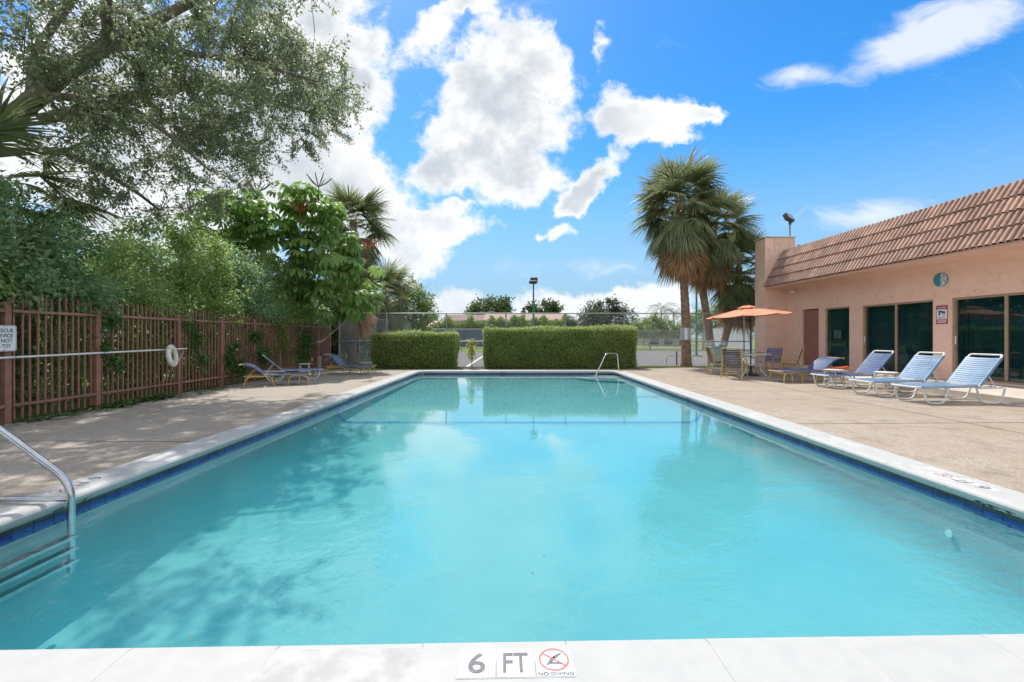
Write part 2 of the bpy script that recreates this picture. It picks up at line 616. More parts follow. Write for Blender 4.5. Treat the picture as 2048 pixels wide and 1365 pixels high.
def water_mat():
    m, N, bs, out = base_mat('pool_water')
    nt = m.node_tree
    nt.nodes.remove(bs)
    pos = N.new('ShaderNodeNewGeometry').outputs['Position']
    sp = N.new('ShaderNodeSeparateXYZ'); N.put(sp.inputs[0], pos)
    warp = N.vmath('ADD', pos, N.vmath('SCALE', N.noise(pos, 1.6, 3.0, .5, color=True), scale=.5))
    fine = N.noise(warp, 9.0, 3.0, .55)
    mid = N.noise(pos, 2.2, 2.0, .5)
    patch = N.smooth(N.noise(pos, 1.1, 3.0, .55), .44, .68, .22, 1.0)
    near = N.smooth(sp.outputs[1], 6.5, 2.0, .06, 1.0)
    h = N.math('ADD', N.math('MULTIPLY', N.math('MULTIPLY', fine, N.math('MULTIPLY', patch, near)), .026), N.math('MULTIPLY', mid, .0012))
    micro = N.noise(N.vmath('MULTIPLY', pos, (1, .6, 1)), 38.0, 2.0, .5)
    h = N.math('ADD', h, N.math('MULTIPLY', micro, N.math('MULTIPLY', near, .0042)))
    b = N.new('ShaderNodeBump'); b.inputs['Strength'].default_value = .55; b.inputs['Distance'].default_value = 1.0
    N.put(b.inputs['Height'], h)
    fac = schlick(N, .05, b.outputs[0])
    gl = N.new('ShaderNodeBsdfGlossy'); gl.inputs['Roughness'].default_value = .0
    gl.inputs['Color'].default_value = (1, 1, 1, 1)
    N.put(gl.inputs['Normal'], b.outputs[0])
    trn = N.new('ShaderNodeBsdfTransparent'); trn.inputs[0].default_value = (.97, .99, .99, 1)
    mx = N.new('ShaderNodeMixShader')
    N.put(mx.inputs[0], fac)
    nt.links.new(trn.outputs[0], mx.inputs[1]); nt.links.new(gl.outputs[0], mx.inputs[2])
    nt.links.new(mx.outputs[0], out.inputs[0])
    # the body of the water: it takes out red and scatters a little blue-green light
    vs_ = N.new('ShaderNodeVolumeScatter'); vs_.inputs['Color'].default_value = (.02, .70, .95, 1); vs_.inputs['Density'].default_value = .20
    va = N.new('ShaderNodeVolumeAbsorption'); va.inputs['Color'].default_value = (.06, .955, .985, 1); va.inputs['Density'].default_value = .42
    ad = N.new('ShaderNodeAddShader')
    nt.links.new(vs_.outputs[0], ad.inputs[0]); nt.links.new(va.outputs[0], ad.inputs[1])
    nt.links.new(ad.outputs[0], out.inputs['Volume'])
    MATS['water'] = m


def glass_mat():
    m, N, bs, out = base_mat('window_glass')
    nt = m.node_tree
    nt.nodes.remove(bs)
    fac = schlick(N, .05)
    gl = N.new('ShaderNodeBsdfGlossy'); gl.inputs['Roughness'].default_value = .0; gl.inputs['Color'].default_value = (.85, .95, .95, 1)
    trn = N.new('ShaderNodeBsdfTransparent'); trn.inputs[0].default_value = (.58, .68, .68, 1)
    mx = N.new('ShaderNodeMixShader')
    N.put(mx.inputs[0], fac)
    nt.links.new(trn.outputs[0], mx.inputs[1]); nt.links.new(gl.outputs[0], mx.inputs[2])
    nt.links.new(mx.outputs[0], out.inputs[0])
    MATS['glass'] = m


deck_mat(); stucco_mat(); water_mat(); glass_mat()
mat('coping', (.465, .465, .452), (.435, .437, .428), rough=.6, scale=9.0, bump=.25, bscale=160, bdist=.004, spec=.3)
mat('joint', (.50, .50, .48), (.40, .40, .39), rough=.9, scale=8)
mat('plaster', (.25, .365, .395), (.295, .41, .44), rough=.8, scale=.8, bump=.15, bscale=30, spec=.2)
mat('tile_blue', (.012, .045, .26), (.015, .065, .33), rough=.18, scale=5, island=.22, spec=.6)
mat('tile_dark', (.035, .04, .048), (.06, .065, .07), rough=.25, scale=5, island=.25)
mat('grout', (.42, .47, .52), (.30, .34, .38), rough=.8, scale=12)
mat('line_blue', (.01, .10, .34), (.012, .13, .40), rough=.5, scale=4)
mat('fitting', (.75, .82, .82), rough=.4)
mat('print_black', (.012, .012, .014), rough=.6)
mat('print_grey', (.13, .13, .14), (.17, .17, .18), rough=.6, scale=60)
mat('print_red', (.52, .10, .09), (.58, .17, .15), rough=.55, scale=50)
mat('print_darkred', (.36, .045, .05), rough=.5)
mat('marker_tile', (.66, .665, .66), (.60, .60, .60), rough=.3, scale=10)
mat('chrome', (.62, .63, .64), (.50, .50, .50), rough=.16, metal=1.0, scale=9)
mat('sign_white', (.76, .78, .82), (.70, .72, .76), rough=.35, scale=4)
mat('fence_brown', (.32, .155, .112), (.25, .12, .088), rough=.55, scale=7, bump=.12, bscale=60, island=.10)
mat('white_metal', (.78, .78, .76), (.68, .675, .65), rough=.35, scale=12)
mat('ring_white', (.74, .73, .67), (.62, .60, .52), rough=.55, scale=8)
mat('rope', (.60, .57, .48), (.45, .42, .34), rough=.9, scale=60)
mat('yellow_metal', (.62, .43, .135), (.50, .33, .10), rough=.42, scale=14)
mat('strap_navy', (.055, .10, .235), (.085, .14, .29), rough=.45, scale=9, island=.15)
mat('strap_blue', (.14, .245, .385), (.18, .30, .45), rough=.42, scale=7, island=.12)
mat('strap_dark', (.045, .042, .060), (.075, .065, .075), rough=.5, scale=9, island=.2)
mat('roof_tile', (.44, .27, .20), (.31, .185, .14), rough=.75, scale=3.5, bump=.2, bscale=45, island=.2)
mat('roof_under', (.10, .055, .045), rough=.9)
mat('soffit', (.86, .56, .43), (.80, .50, .38), rough=.9, scale=2, bump=.2, bscale=50)
mat('door_paint', (.34, .145, .105), (.295, .125, .09), rough=.5, scale=3)
mat('frame_bronze', (.40, .29, .205), (.33, .235, .165), rough=.42, scale=6)
mat('curtain', (.028, .13, .145), (.04, .17, .185), rough=.9, scale=4)
mat('interior', (.035, .035, .038), (.05, .05, .05), rough=.9, scale=2)
mat('paper', (.75, .75, .73), rough=.8)
mat('concrete', (.60, .54, .46), (.50, .44, .375), rough=.9, scale=2.2, bump=.3, bscale=70)
mat('umbrella', (.80, .31, .185), (.75, .27, .155), rough=.75, scale=3, spec=.2)
mat('dark_metal', (.03, .035, .035), (.05, .055, .055), rough=.4, scale=10)
mat('green_pole', (.045, .20, .15), (.06, .235, .18), rough=.45, scale=6)
mat('galv', (.40, .42, .43), (.30, .32, .33), rough=.45, metal=.6, scale=8)
mat('mesh_wire', (.36, .39, .40), rough=.5, metal=.4)
mat('windscreen', (.10, .165, .215), (.13, .20, .25), rough=.9, scale=3)
mat('pale_screen', (.46, .50, .50), (.38, .42, .43), rough=.9, scale=.8)
mat('trunk_palm', (.36, .235, .16), (.22, .14, .095), rough=.95, scale=5, bump=.8, bscale=26, bdist=.04)
mat('bark', (.235, .20, .165), (.13, .108, .088), rough=.95, scale=5, bump=.7, bscale=22, bdist=.03)
mat('bark_pale', (.40, .36, .29), (.26, .23, .18), rough=.9, scale=5, bump=.4, bscale=30)
mat('metal_band', (.72, .73, .74), (.55, .56, .57), rough=.3, metal=.55, scale=10)
mat('cabinet', (.40, .52, .46), (.34, .45, .40), rough=.5, scale=4)
mat('asphalt', (.17, .165, .16), (.125, .122, .12), rough=.9, scale=1.5, bump=.3, bscale=120)
mat('court_line', (.75, .75, .73), rough=.8)
mat('grass_ground', (.115, .165, .035), (.18, .20, .06), rough=.95, scale=1.2, bump=.5, bscale=60)
mat('soil', (.085, .062, .042), (.05, .038, .028), rough=.98, scale=5, bump=.6, bscale=40)
mat('house_wall', (.55, .49, .40), (.48, .42, .35), rough=.9, scale=1)
mat('house_wall_tan', (.60, .46, .33), (.52, .40, .29), rough=.9, scale=1)
mat('house_roof', (.42, .30, .24), (.34, .24, .19), rough=.85, scale=2.5, bump=.4, bscale=8)
mat('house_roof_brown', (.26, .175, .14), (.20, .13, .105), rough=.85, scale=2.5, bump=.4, bscale=8)
mat('pane_dark', (.02, .025, .03), rough=.1)
mat('plaque_teal', (.02, .30, .36), (.03, .22, .30), rough=.35, scale=16)
mat('plaque_white', (.66, .70, .68), (.42, .48, .46), rough=.45, scale=14)
mat('wood_grey', (.34, .31, .27), (.22, .20, .17), rough=.95, scale=12, bump=.6, bscale=40)
mat('orange_foam', (.72, .12, .045), (.66, .10, .04), rough=.5, scale=4)
mat('white_foam', (.74, .70, .70), (.66, .60, .62), rough=.5, scale=5)
mat('flood_glass', (.32, .36, .40), rough=.15)
leaf_mat('leaf_oak', (.095, .135, .082), (.25, .30, .165), trans=.54, rough=.38, spec=.6, tip=(.20, .17, .05))
leaf_mat('leaf_shrub', (.115, .19, .065), (.33, .45, .16), trans=.54, rough=.36, spec=.6, tip=(.20, .24, .06))
leaf_mat('leaf_vine', (.025, .075, .020), (.10, .21, .05), trans=.35, rough=.4, tip=(.24, .28, .05))
leaf_mat('leaf_hedge', (.15, .20, .065), (.42, .50, .17), trans=.42, rough=.4, tip=(.55, .60, .22), dry=(.30, .24, .09))
leaf_mat('leaf_scheff', (.075, .14, .045), (.25, .38, .10), trans=.42, rough=.42, spec=.45, tip=(.16, .24, .04))
leaf_mat('leaf_shrub_blue', (.085, .16, .075), (.27, .40, .19), trans=.5, rough=.3, spec=.7)
leaf_mat('leaf_shrub_lime', (.11, .18, .055), (.31, .42, .13), trans=.5, rough=.4)
leaf_mat('leaf_far', (.035, .065, .022), (.11, .16, .045), trans=.3, rough=.5)
leaf_mat('leaf_far_grey', (.045, .068, .040), (.12, .15, .085), trans=.3, rough=.5)
leaf_mat('leaf_bright', (.07, .13, .025), (.22, .30, .055), trans=.4, rough=.45)
leaf_mat('leaf_yellow', (.22, .26, .04), (.42, .42, .08), trans=.45, rough=.5)
leaf_mat('leaf_red', (.30, .045, .03), (.50, .12, .06), trans=.35, rough=.5)
leaf_mat('frond_green', (.12, .155, .075), (.30, .33, .17), trans=.36, rough=.42, spec=.55)
leaf_mat('frond_dark', (.08, .115, .05), (.21, .245, .10), trans=.36, rough=.42)
leaf_mat('frond_dead', (.26, .155, .08), (.50, .32, .17), trans=.34, rough=.8, spec=.2)
leaf_mat('frond_mix', (.12, .115, .055), (.28, .225, .11), trans=.36, rough=.6)
leaf_mat('grass_blade', (.10, .16, .03), (.26, .27, .08), trans=.35, rough=.6)
leaf_mat('leaf_fallen', (.09, .045, .02), (.24, .13, .05), trans=.1, rough=.8)


def text_mesh(txt, w, h, mat_, bold=0.0):
    cu = bpy.data.curves.new('lettering', 'FONT')
    cu.body = txt
    cu.align_x = 'CENTER'
    cu.offset = bold
    cu.resolution_u = 4
    o = bpy.data.objects.new('lettering', cu)
    COL.objects.link(o)
    dg = bpy.context.evaluated_depsgraph_get()
    me = bpy.data.meshes.new_from_object(o.evaluated_get(dg))
    bpy.data.objects.remove(o); bpy.data.curves.remove(cu)
    n = len(me.vertices)
    co = np.empty(n * 3, dtype=np.float32); me.vertices.foreach_get('co', co)
    co = co.reshape(-1, 3)
    lo, hi = co.min(0), co.max(0)
    co[:, 0] = ((co[:, 0] - lo[0]) / max(hi[0] - lo[0], 1e-6) - .5) * w
    co[:, 1] = ((co[:, 1] - lo[1]) / max(hi[1] - lo[1], 1e-6) - .5) * h
    co[:, 2] = 0
    me.vertices.foreach_set('co', co.ravel())
    me.materials.clear(); me.materials.append(mat_)
    me.update()
    return me


def frame_place(name, me, O, X, Y, parent, world=True):
    """put a flat mesh so that its x runs along X and its y along Y"""
    X = Vector(X).normalized(); Y = Vector(Y).normalized(); Z = X.cross(Y)
    M = Matrix((X, Y, Z)).transposed().to_4x4(); M.translation = Vector(O)
    o = place(name, me, parent, False)
    if world and parent is not None:
        o.matrix_parent_inverse = pmatrix(parent).inverted()
    o.matrix_basis = M
    return o

# ------------------------------------------------------------------ ground, deck, court
NL, NR, FR, FL = Vector((-3.45, 1.70, 0)), Vector((3.70, 1.86, 0)), Vector((3.78, 15.95, 0)), Vector((-3.42, 15.95, 0))
hole = [(-3.65, 1.50), (3.90, 1.66), (3.98, 16.15), (-3.62, 16.15)]


def ring_sheet(name, outer, z, m, skirt=0.0):
    """a sheet with the pool cut out of it; outer is listed from the near left corner, counter-clockwise, four corners plus extra points on the far side"""
    b = MB()
    h = [(p[0], p[1], z) for p in hole]
    o = [(p[0], p[1], z) for p in outer]
    n = len(o)
    vs = h + o
    fs = [(0, 4, 5, 1), (1, 5, 6, 2)]
    fs.append(tuple([2] + list(range(6, 4 + n)) + [3]))
    fs.append((3, 4 + n - 1, 4, 0))
    b.add(vs, fs)
    o_ = b.build(name, m, kind='structure')
    return o_


ground = ring_sheet('ground', [(-900, -900), (900, -900), (900, 1500), (-900, 1500)], -.04, MATS['grass_ground'])
tag(ground, 'green lawn reaching out beyond the pool and courts')
deck = ring_sheet('pool_deck', [(-7.42, -7), (12.6, -7), (12.6, 17.75), (7.0, 17.7), (4.4, 16.9), (-7.42, 16.9)], 0.0, MATS['deck'])
tag(deck, 'tan exposed aggregate concrete deck around the pool')
b = MB().prism([(-7.4, 16.905), (4.38, 16.905), (5.6, 17.33), (5.9, 18.45), (-7.4, 18.45)], -.06, -.006)
tag(b.build('planting_bed', MATS['soil'], kind='structure'), 'dark soil bed under the clipped hedges')
b = MB().prism([(-7.3, 18.5), (16, 18.5), (16, 38.0), (-7.3, 38.0)], -.06, -.02)
tag(b.build('tennis_court', MATS['asphalt'], kind='structure'), 'grey asphalt court behind the hedges')
b = MB()
p0, p1 = gp(926, 738), gp(985, 700)
d = (p1 - p0).normalized(); s = Vector((-d.y, d.x, 0)) * .05
z = Vector((0, 0, -.016))
b.add([p0 - s + z, p0 + s + z, p1 + s + z, p1 - s + z], [(0, 1, 2, 3)])
b.build('court_line', MATS['court_line'], kind='structure')
b = MB().prism([(13.5, 40.5), (60, 40.5), (60, 47), (9.0, 47)], -.06, -.02)
tag(b.build('road', MATS['asphalt'], kind='structure'), 'grey road beyond the court')

# expansion joints in the deck
for (a_, c_) in (((4.05, 6.2), (9.28, 6.35)), ((4.08, 9.9), (9.3, 10.05)), ((4.1, 13.6), (9.4, 13.7)), ((-7.35, 5.2), (-3.85, 5.15)), ((-7.35, 9.0), (-3.85, 8.95)), ((-7.35, 12.8), (-3.83, 12.75)), ((6.6, 2.0), (6.75, 17.4))):
    a_, c_ = Vector((*a_, .0022)), Vector((*c_, .0022))
    d_ = (c_ - a_).normalized(); s_ = Vector((-d_.y, d_.x, 0)) * .007
    MB().add([a_ - s_, a_ + s_, c_ + s_, c_ - s_], [(0, 1, 2, 3)]).build('expansion_joint', MATS['soil'], deck)

# walkway along the building, one step up
b = MB().prism([(9.3, -6.0), (12.4, -6.0), (12.2, 13.3), (9.42, 13.3)], -.02, .12)
w_ = b.build('walkway', MATS['concrete'], kind='structure')
tag(w_, 'raised concrete walkway along the glass doors')

# ------------------------------------------------------------------ pool
S0 = NL + (NR - NL) * ((-.36 - NL.x) / (NR.x - NL.x))
raw = [S0, NR, FR, FL, NL, S0]
path = rounded(raw, .32, 8)
acc = [0.0]
for i in range(1, len(path)):
    acc.append(acc[-1] + (path[i] - path[i - 1]).length)
TOTAL = acc[-1]


def path_at(s):
    s = max(0.0, min(TOTAL, s))
    for i in range(1, len(path)):
        if acc[i] >= s - 1e-9:
            t = (s - acc[i - 1]) / max(acc[i] - acc[i - 1], 1e-9)
            p = path[i - 1].lerp(path[i], t)
            tg = (path[i] - path[i - 1]).normalized()
            return p, Vector((tg.y, -tg.x, 0))


UPV = Vector((0, 0, 1))
pool = structure('swimming_pool', 'rectangular pool with white coping and blue waterline tiles')
prof = [(0.0, -.022), (.004, -.010), (.016, .002), (.040, .010), (.075, .012), (.36, .008), (.365, .0), (.365, -.05), (.10, -.096), (.062, -.092), (.020, -.052)]
nst = round(TOTAL / .582)
st = TOTAL / nst
for k in range(nst):
    a, c = k * st + .0012, (k + 1) * st - .0012
    ss = [a] + [x for x in acc if a + .01 < x < c - .01] + [c]
    dz = random.uniform(-.0015, .0015)
    fr = []
    for s in ss:
        p, o = path_at(s)
        fr.append((p + Vector((0, 0, dz)), o, UPV))
    MB().sweep(prof, fr).build('coping_stone', MATS['coping'], pool, smooth=True)
fr = []
for s in [x for x in acc]:
    p, o = path_at(min(s + 1e-4, TOTAL))
    fr.append((p, o, UPV))
MB().sweep([(.026, -.05), (.016, -.020), (.03, .0), (.05, .0098), (.075, .0114), (.355, .0074), (.355, -.06), (.10, -.088), (.066, -.086)], fr, caps=False).build('joint_mortar', MATS['joint'], pool)

# waterline: a dark row under the coping, a blue row in the water
WOFF = .075
WATER = -.128
edges = [(NR, FR, .3, .3), (FR, FL, .3, .3), (FL, NL, .3, .3)]
tw = .14
t1 = MB().box((0, 0, 0), (tw - .005, .008, .040), bev=.0015).mesh('rim_tile', MATS['tile_dark'])
t2 = MB().box((0, 0, 0), (tw - .005, .008, .066), bev=.0015).mesh('waterline_tile', MATS['tile_blue'])
for (A, B, e0, e1) in edges:
    d = (B - A).normalized(); o = Vector((d.y, -d.x, 0)); L = (B - A).length
    n = int((L - .1) / tw)
    rz = math.atan2(d.y, d.x)
    for i in range(n):
        p = A + d * (.05 + (i + .5) * tw) + o * WOFF
        for (me, z, nm) in ((t1, -.107, 'rim_tile'), (t2, -.1625, 'waterline_tile')):
            q = place(nm, me, pool)
            q.location = p + Vector((0, 0, z)); q.rotation_euler = (0, 0, rz)
wall = []
for p in [NL + Vector((-WOFF - .003, -WOFF, 0)), NR + Vector((WOFF + .003, -WOFF, 0)), FR + Vector((WOFF + .003, WOFF + .003, 0)), FL + Vector((-WOFF - .003, WOFF + .003, 0))]:
    wall.append(p)
b = MB()
vs = [w + Vector((0, 0, z)) for z in (-.06, -.197) for w in wall]
b.add(vs, [(0, 1, 5, 4), (1, 2, 6, 5), (2, 3, 7, 6), (3, 0, 4, 7)])
b.build('grout_bed', MATS['grout'], pool)

# plaster shell
ZF = [(1.6, -.98), (3.0, -.90), (4.5, -.80), (6.0, -.69), (7.4, -.57), (8.6, -.46), (10, -.40), (13, -.33), (15.3, -.29), (16.3, -.28)]


def zfloor(y):
    for (a, za), (c, zc) in zip(ZF, ZF[1:]):
        if y <= c:
            t = (y - a) / (c - a)
            return za + (zc - za) * t
    return ZF[-1][1]


def section(y, inset=0.0):
    t = (y - 1.75) / 14.2
    xl = -3.45 + .03 * t - .066 + inset
    xr = 3.70 + .08 * t + .066 - inset
    zf = zfloor(y) + inset
    r = min(.30, -.195 - zf - .01) if zf < -.215 else .01
    pts = [Vector((xl, y, -.195)), Vector((xl, y, zf + r))]
    for a in (30, 60, 90):
        pts.append(Vector((xl + r - r * math.cos(R(a)), y, zf + r - r * math.sin(R(a)))))
    for k in range(1, 8):
        pts.append(Vector((xl + r + (xr - xl - 2 * r) * k / 8, y, zf)))
    for a in (90, 60, 30):
        pts.append(Vector((xr - r + r * math.cos(R(a)), y, zf + r - r * math.sin(R(a)))))
    pts += [Vector((xr, y, zf + r)), Vector((xr, y, -.195))]
    return pts


b = MB()
ys = [1.64 + (16.02 - 1.64) * k / 60 for k in range(61)]
secs = [section(y) for y in ys]
n = len(secs[0])
vs = sum(secs, [])
fs = [(i * n + j, i * n + j + 1, (i + 1) * n + j + 1, (i + 1) * n + j) for i in range(60) for j in range(n - 1)]
fs += [tuple(range(n)), tuple(60 * n + j for j in range(n))]
b.add(vs, fs)
b.build('plaster_shell', MATS['plaster'], pool, smooth=True)
b = MB()
sa, sb = section(8.56, .006), section(8.68, .006)
vs = sa + sb
b.add(vs, [(j, j + 1, n + j + 1, n + j) for j in range(n - 1)])
b.build('depth_change_line', MATS['line_blue'], pool)
# corner step under the far handrail
cx, cy = 3.83, 16.0
for (rr, zt, zb) in ((1.55, -.215, -.35), (1.0, -.165, -.214)):
    poly = [(cx, cy)] + [(cx + rr * math.cos(R(a)), cy + rr * math.sin(R(a))) for a in range(180, 271, 10)]
    MB().prism(poly, zb, zt).build('corner_step', MATS['plaster'], pool)
for (x, z, y) in ((3.755, -.44, 3.7), (3.775, -.30, 7.44)):
    MB().lathe([(.03, 0), (.03, .010), (.02, .016), (.008, .018)], n=16, axis='X').build('return_fitting', MATS['fitting'], pool, smooth=True).location = (x, y, z)
    pool.children[-1].rotation_euler = (0, 0, R(180))

wp = []
for p, s in ((NL, (-1, -1)), (NR, (1, -1)), (FR, (1, 1)), (FL, (-1, 1))):
    wp.append((p.x + s[0] * (WOFF - .004), p.y + s[1] * (WOFF - .004), WATER))
wp = [(p.x + sx * (WOFF + .02), p.y + sy * (WOFF + .02)) for p, (sx, sy) in ((NL, (-1, -1)), (NR, (1, -1)), (FR, (1, 1)), (FL, (-1, 1)))]
b = MB().prism(wp, -1.15, WATER)
tag(b.build('pool_water', MATS['water'], kind='structure'), 'clear turquoise pool water')

# depth markers: tiles let into the coping
def marker_set(O, X, Y, parent, w=.141, items=('6', 'FT', 'dive'), col='print_grey', tiles=True, gap=.006):
    """O is the middle of the first tile; X runs along the row, Y is up in the lettering"""
    X = Vector(X).normalized(); Y = Vector(Y).normalized(); Z = X.cross(Y)
    for k, it in enumerate(items):
        c = Vector(O) + X * k * (w + gap)
        tile = frame_place('marker_tile', MB().box((0, 0, 0), (w, w, .006), bev=.002).mesh('marker_tile', MATS['marker_tile']), c, X, Y, parent)
        frame_place('tile_bed', MB().box((0, 0, 0), (w + .007, w + .007, .004)).mesh('tile_bed', MATS['joint']), c - Z * .0008, X, Y, parent)
        zz = .0042
        if it != 'dive':
            hh = w * (.72 if it == '6' else .70)
            ww = w * (.46 if it == '6' else .68)
            me = text_mesh(it, ww, hh, MATS[col], .012)
            o = place('numeral' if it == '6' else 'lettering', me, tile)
            o.location = (0, .0, zz)
        else:
            b = MB()
            n = 40
            ro, ri = w * .41, w * .365
            cy_ = w * .085
            vs = [(ro * math.cos(2 * math.pi * i / n), cy_ + ro * .98 * math.sin(2 * math.pi * i / n), zz) for i in range(n)] + [(ri * math.cos(2 * math.pi * i / n), cy_ + ri * .98 * math.sin(2 * math.pi * i / n), zz) for i in range(n)]
            b.add(vs, [(i, (i + 1) % n, n + (i + 1) % n, n + i) for i in range(n)])
            a = R(-38); dx_, dy_ = math.cos(a), math.sin(a); t = w * .018
            b.add([(-dx_ * ri - dy_ * t * -1, cy_ - dy_ * ri - dx_ * t, zz + .0004), (dx_ * ri + dy_ * t, cy_ + dy_ * ri - dx_ * t, zz + .0004), (dx_ * ri - dy_ * t, cy_ + dy_ * ri + dx_ * t, zz + .0004), (-dx_ * ri - dy_ * t, cy_ - dy_ * ri + dx_ * t, zz + .0004)], [(0, 1, 2, 3)])
            b.build('prohibition_ring', MATS['print_red'], tile)
            b = MB()
            q = lambda pts: b.add([(p[0] * w, p[1] * w + cy_, zz - .0003) for p in pts], [tuple(range(len(pts)))])
            q([(-.175, -.135), (-.10, -.165), (-.01, -.01), (.05, .075), (-.01, .105), (-.085, .04), (-.155, -.07)])
            q([(-.03, .06), (.035, .03), (.23, .205), (.20, .24), (.01, .13)])
            q([(-.11, -.14), (-.07, -.09), (.18, -.13), (.18, -.16), (-.04, -.155)])
            hd = [(-.185 + .035 * math.cos(R(t_)), -.165 + .035 * math.sin(R(t_))) for t_ in range(0, 360, 30)]
            q(hd)
            q([(-.30, .045), (-.12, .04), (-.12, .046), (-.30, .052)])
            q([(.10, .03), (.28, .04), (.28, .046), (.10, .036)])
            b.build('diver_pictogram', MATS['print_grey'], tile)
            o = place('lettering', text_mesh('NO DIVING', w * .92, w * .105, MATS['print_black'], 0), tile)
            o.location = (0, -w * .415, zz)


c0 = gp(954, 1327, .012)
marker_set(c0 + Vector((0, 0, -.0022)), (1, .022, 0), (-.022, 1, 0), pool)
# on the right and left sides the marker is set flush and read from the deck
c0 = gp(1965, 975, .012)
marker_set(Vector((c0.x, c0.y, .0085)), (0, 1, 0), (-1, 0, 0), pool, w=.15)
c0 = gp(172, 967, .012)
marker_set(Vector((-3.66, 3.78, .0085)), (0, -1, 0), (1, 0, 0), pool, w=.15)
# black letters on the face of the coping
def face_text(txt, O, X, out, w, h, name='depth_lettering'):
    out = Vector(out)
    up_ = (Vector((0, 0, .040)) - out * .042).normalized()
    nrm = Vector(X).normalized().cross(up_)
    O = Vector(O) + out * .041 + Vector((0, 0, -.072)) + nrm * .0012
    frame_place(name, text_mesh(txt, w, h, MATS['print_black'], .02), O, X, up_, pool)


face_text('6FT', (3.7085, 3.34, 0), (0, -1, 0), (1, 0, 0), .30, .046)
face_text('6FT', (-3.4465, 3.42, 0), (0, 1, 0), (-1, 0, 0), .30, .046)
face_text('3FT', (-.30, 15.95, 0), (1, 0, 0), (0, 1, 0), .28, .05)
face_text('4FT', (-3.4345, 9.2, 0), (0, 1, 0), (-1, 0, 0), .28, .046)
face_text('4FT', (3.7415, 9.2, 0), (0, -1, 0), (1, 0, 0), .28, .046)

# ladder at the near left
t = thing('pool_ladder', 'chrome pool ladder with three submerged treads at the near left edge', 'ladder', (-3.9, 2.95, 0))
for y in (3.2, 2.66):
    pts = rounded([(-4.35, y, .0), (-4.35, y, .86), (-4.05, y, .74), (-3.28, y, .17), (-3.28, y, -.50)], .14, 6)
    o = MB().tube(pts, .0245, 12).build('handrail', MATS['chrome'], t, smooth=True, world=True)
    MB().tube([(-4.35, y, .045), (-3.30, y, .045)], .017, 10).build('brace', MATS['chrome'], t, smooth=True, world=True)
    MB().lathe([(.06, 0), (.06, .008), (.03, .022)], (-4.35, y, .002), 18).build('anchor_plate', MATS['chrome'], t, smooth=True, world=True)
for z in (-.235, -.325, -.42):
    o = MB().box((-3.285, 2.93, z), (.075, .56, .020), bev=.005).build('tread', MATS['dark_metal'], t, world=True)
    MB().box((-3.240, 2.93, z + .004), (.012, .565, .024), bev=.004).build('tread_edge', MATS['chrome'], o, world=True)

# handrail in the far right corner
t = thing('stair_handrail', 'bent chrome handrail over the far right pool corner', 'handrail', (3.5, 15.7, 0))
pts = rounded([(2.88, 15.15, -.25), (3.42, 15.62, .66), (3.92, 16.02, .66), (4.02, 16.18, .0)], .13, 6)
MB().tube(pts, .024, 12).build('rail', MATS['chrome'], t, smooth=True, world=True)
MB().lathe([(.055, 0), (.055, .008), (.03, .02)], (4.02, 16.18, .011), 18).build('anchor_plate', MATS['chrome'], t, smooth=True, world=True)

# ------------------------------------------------------------------ building
BA = math.atan(.045)
bld = thing('clubhouse', 'pink stucco clubhouse with red barrel tile mansard roof', 'building', (11.28, 17.6, 0), BA)
# local: x away from the pool, y away from the camera; the long wall is x = 0


def holed_wall(ys_, zs_, holes, x0, x1):
    """wall slab in the y-z plane with openings, one connected mesh"""
    b = MB()
    idx = {}
    def vid(i, j, x):
        k = (i, j, x)
        if k not in idx:
            idx[k] = len(b.v); b.v.append((x, ys_[i], zs_[j]))
        return idx[k]
    solid = lambda i, j: 0 <= i < len(ys_) - 1 and 0 <= j < len(zs_) - 1 and not any(h[0] <= (ys_[i] + ys_[i + 1]) / 2 <= h[1] and h[2] <= (zs_[j] + zs_[j + 1]) / 2 <= h[3] for h in holes)
    for i in range(len(ys_) - 1):
        for j in range(len(zs_) - 1):
            if not solid(i, j):
                continue
            for x in (x0, x1):
                b.f.append((vid(i, j, x), vid(i + 1, j, x), vid(i + 1, j + 1, x), vid(i, j + 1, x))); b.m.append(0)
            for (di, dj, e) in ((-1, 0, ((i, j), (i, j + 1))), (1, 0, ((i + 1, j), (i + 1, j + 1))), (0, -1, ((i, j), (i + 1, j))), (0, 1, ((i, j + 1), (i + 1, j + 1)))):
                if not solid(i + di, j + dj):
                    (p, q) = e
                    b.f.append((vid(*p, x0), vid(*q, x0), vid(*q, x1), vid(*p, x1))); b.m.append(0)
    return b


DOOR = (-1.68, -.82, .17, 2.32)
WIN = (-3.05, -1.98, .17, 2.30)
SL1 = (-5.82, -3.55, .16, 2.28)
SL2 = (-8.62, -6.30, .16, 2.28)
SL3 = (-11.5, -9.2, .16, 2.28)
holes = [DOOR, WIN, SL1, SL2, SL3]
ysb = sorted(set([-14.0, 0.0] + [h[0] for h in holes] + [h[1] for h in holes]))
zsb = sorted(set([-.05, .16, .17, 2.28, 2.30, 2.32, 3.30]))
holed_wall(ysb, zsb, holes, 0.0, .24).build('wall', MATS['stucco'], bld)
# end wall that runs out to the eave, with its stepped parapet
b = MB()
poly = [(-.98, -.05), (.9, -.05), (.9, 4.75), (.34, 4.78), (.30, 5.36), (-.94, 5.30)]
n = len(poly)
vs = [(p[0], y, p[1]) for y in (0.0, .66) for p in poly]
b.add(vs, [tuple(range(n)), tuple(range(2 * n - 1, n - 1, -1))] + [(i, (i + 1) % n, n + (i + 1) % n, n + i) for i in range(n)])
b.build('end_wall', MATS['stucco'], bld)
MB().box((-.33, .33, 5.345), (1.34, .72, .045), bev=.01).build('parapet_cap', MATS['concrete'], bld).rotation_euler = (0, 0, 0)
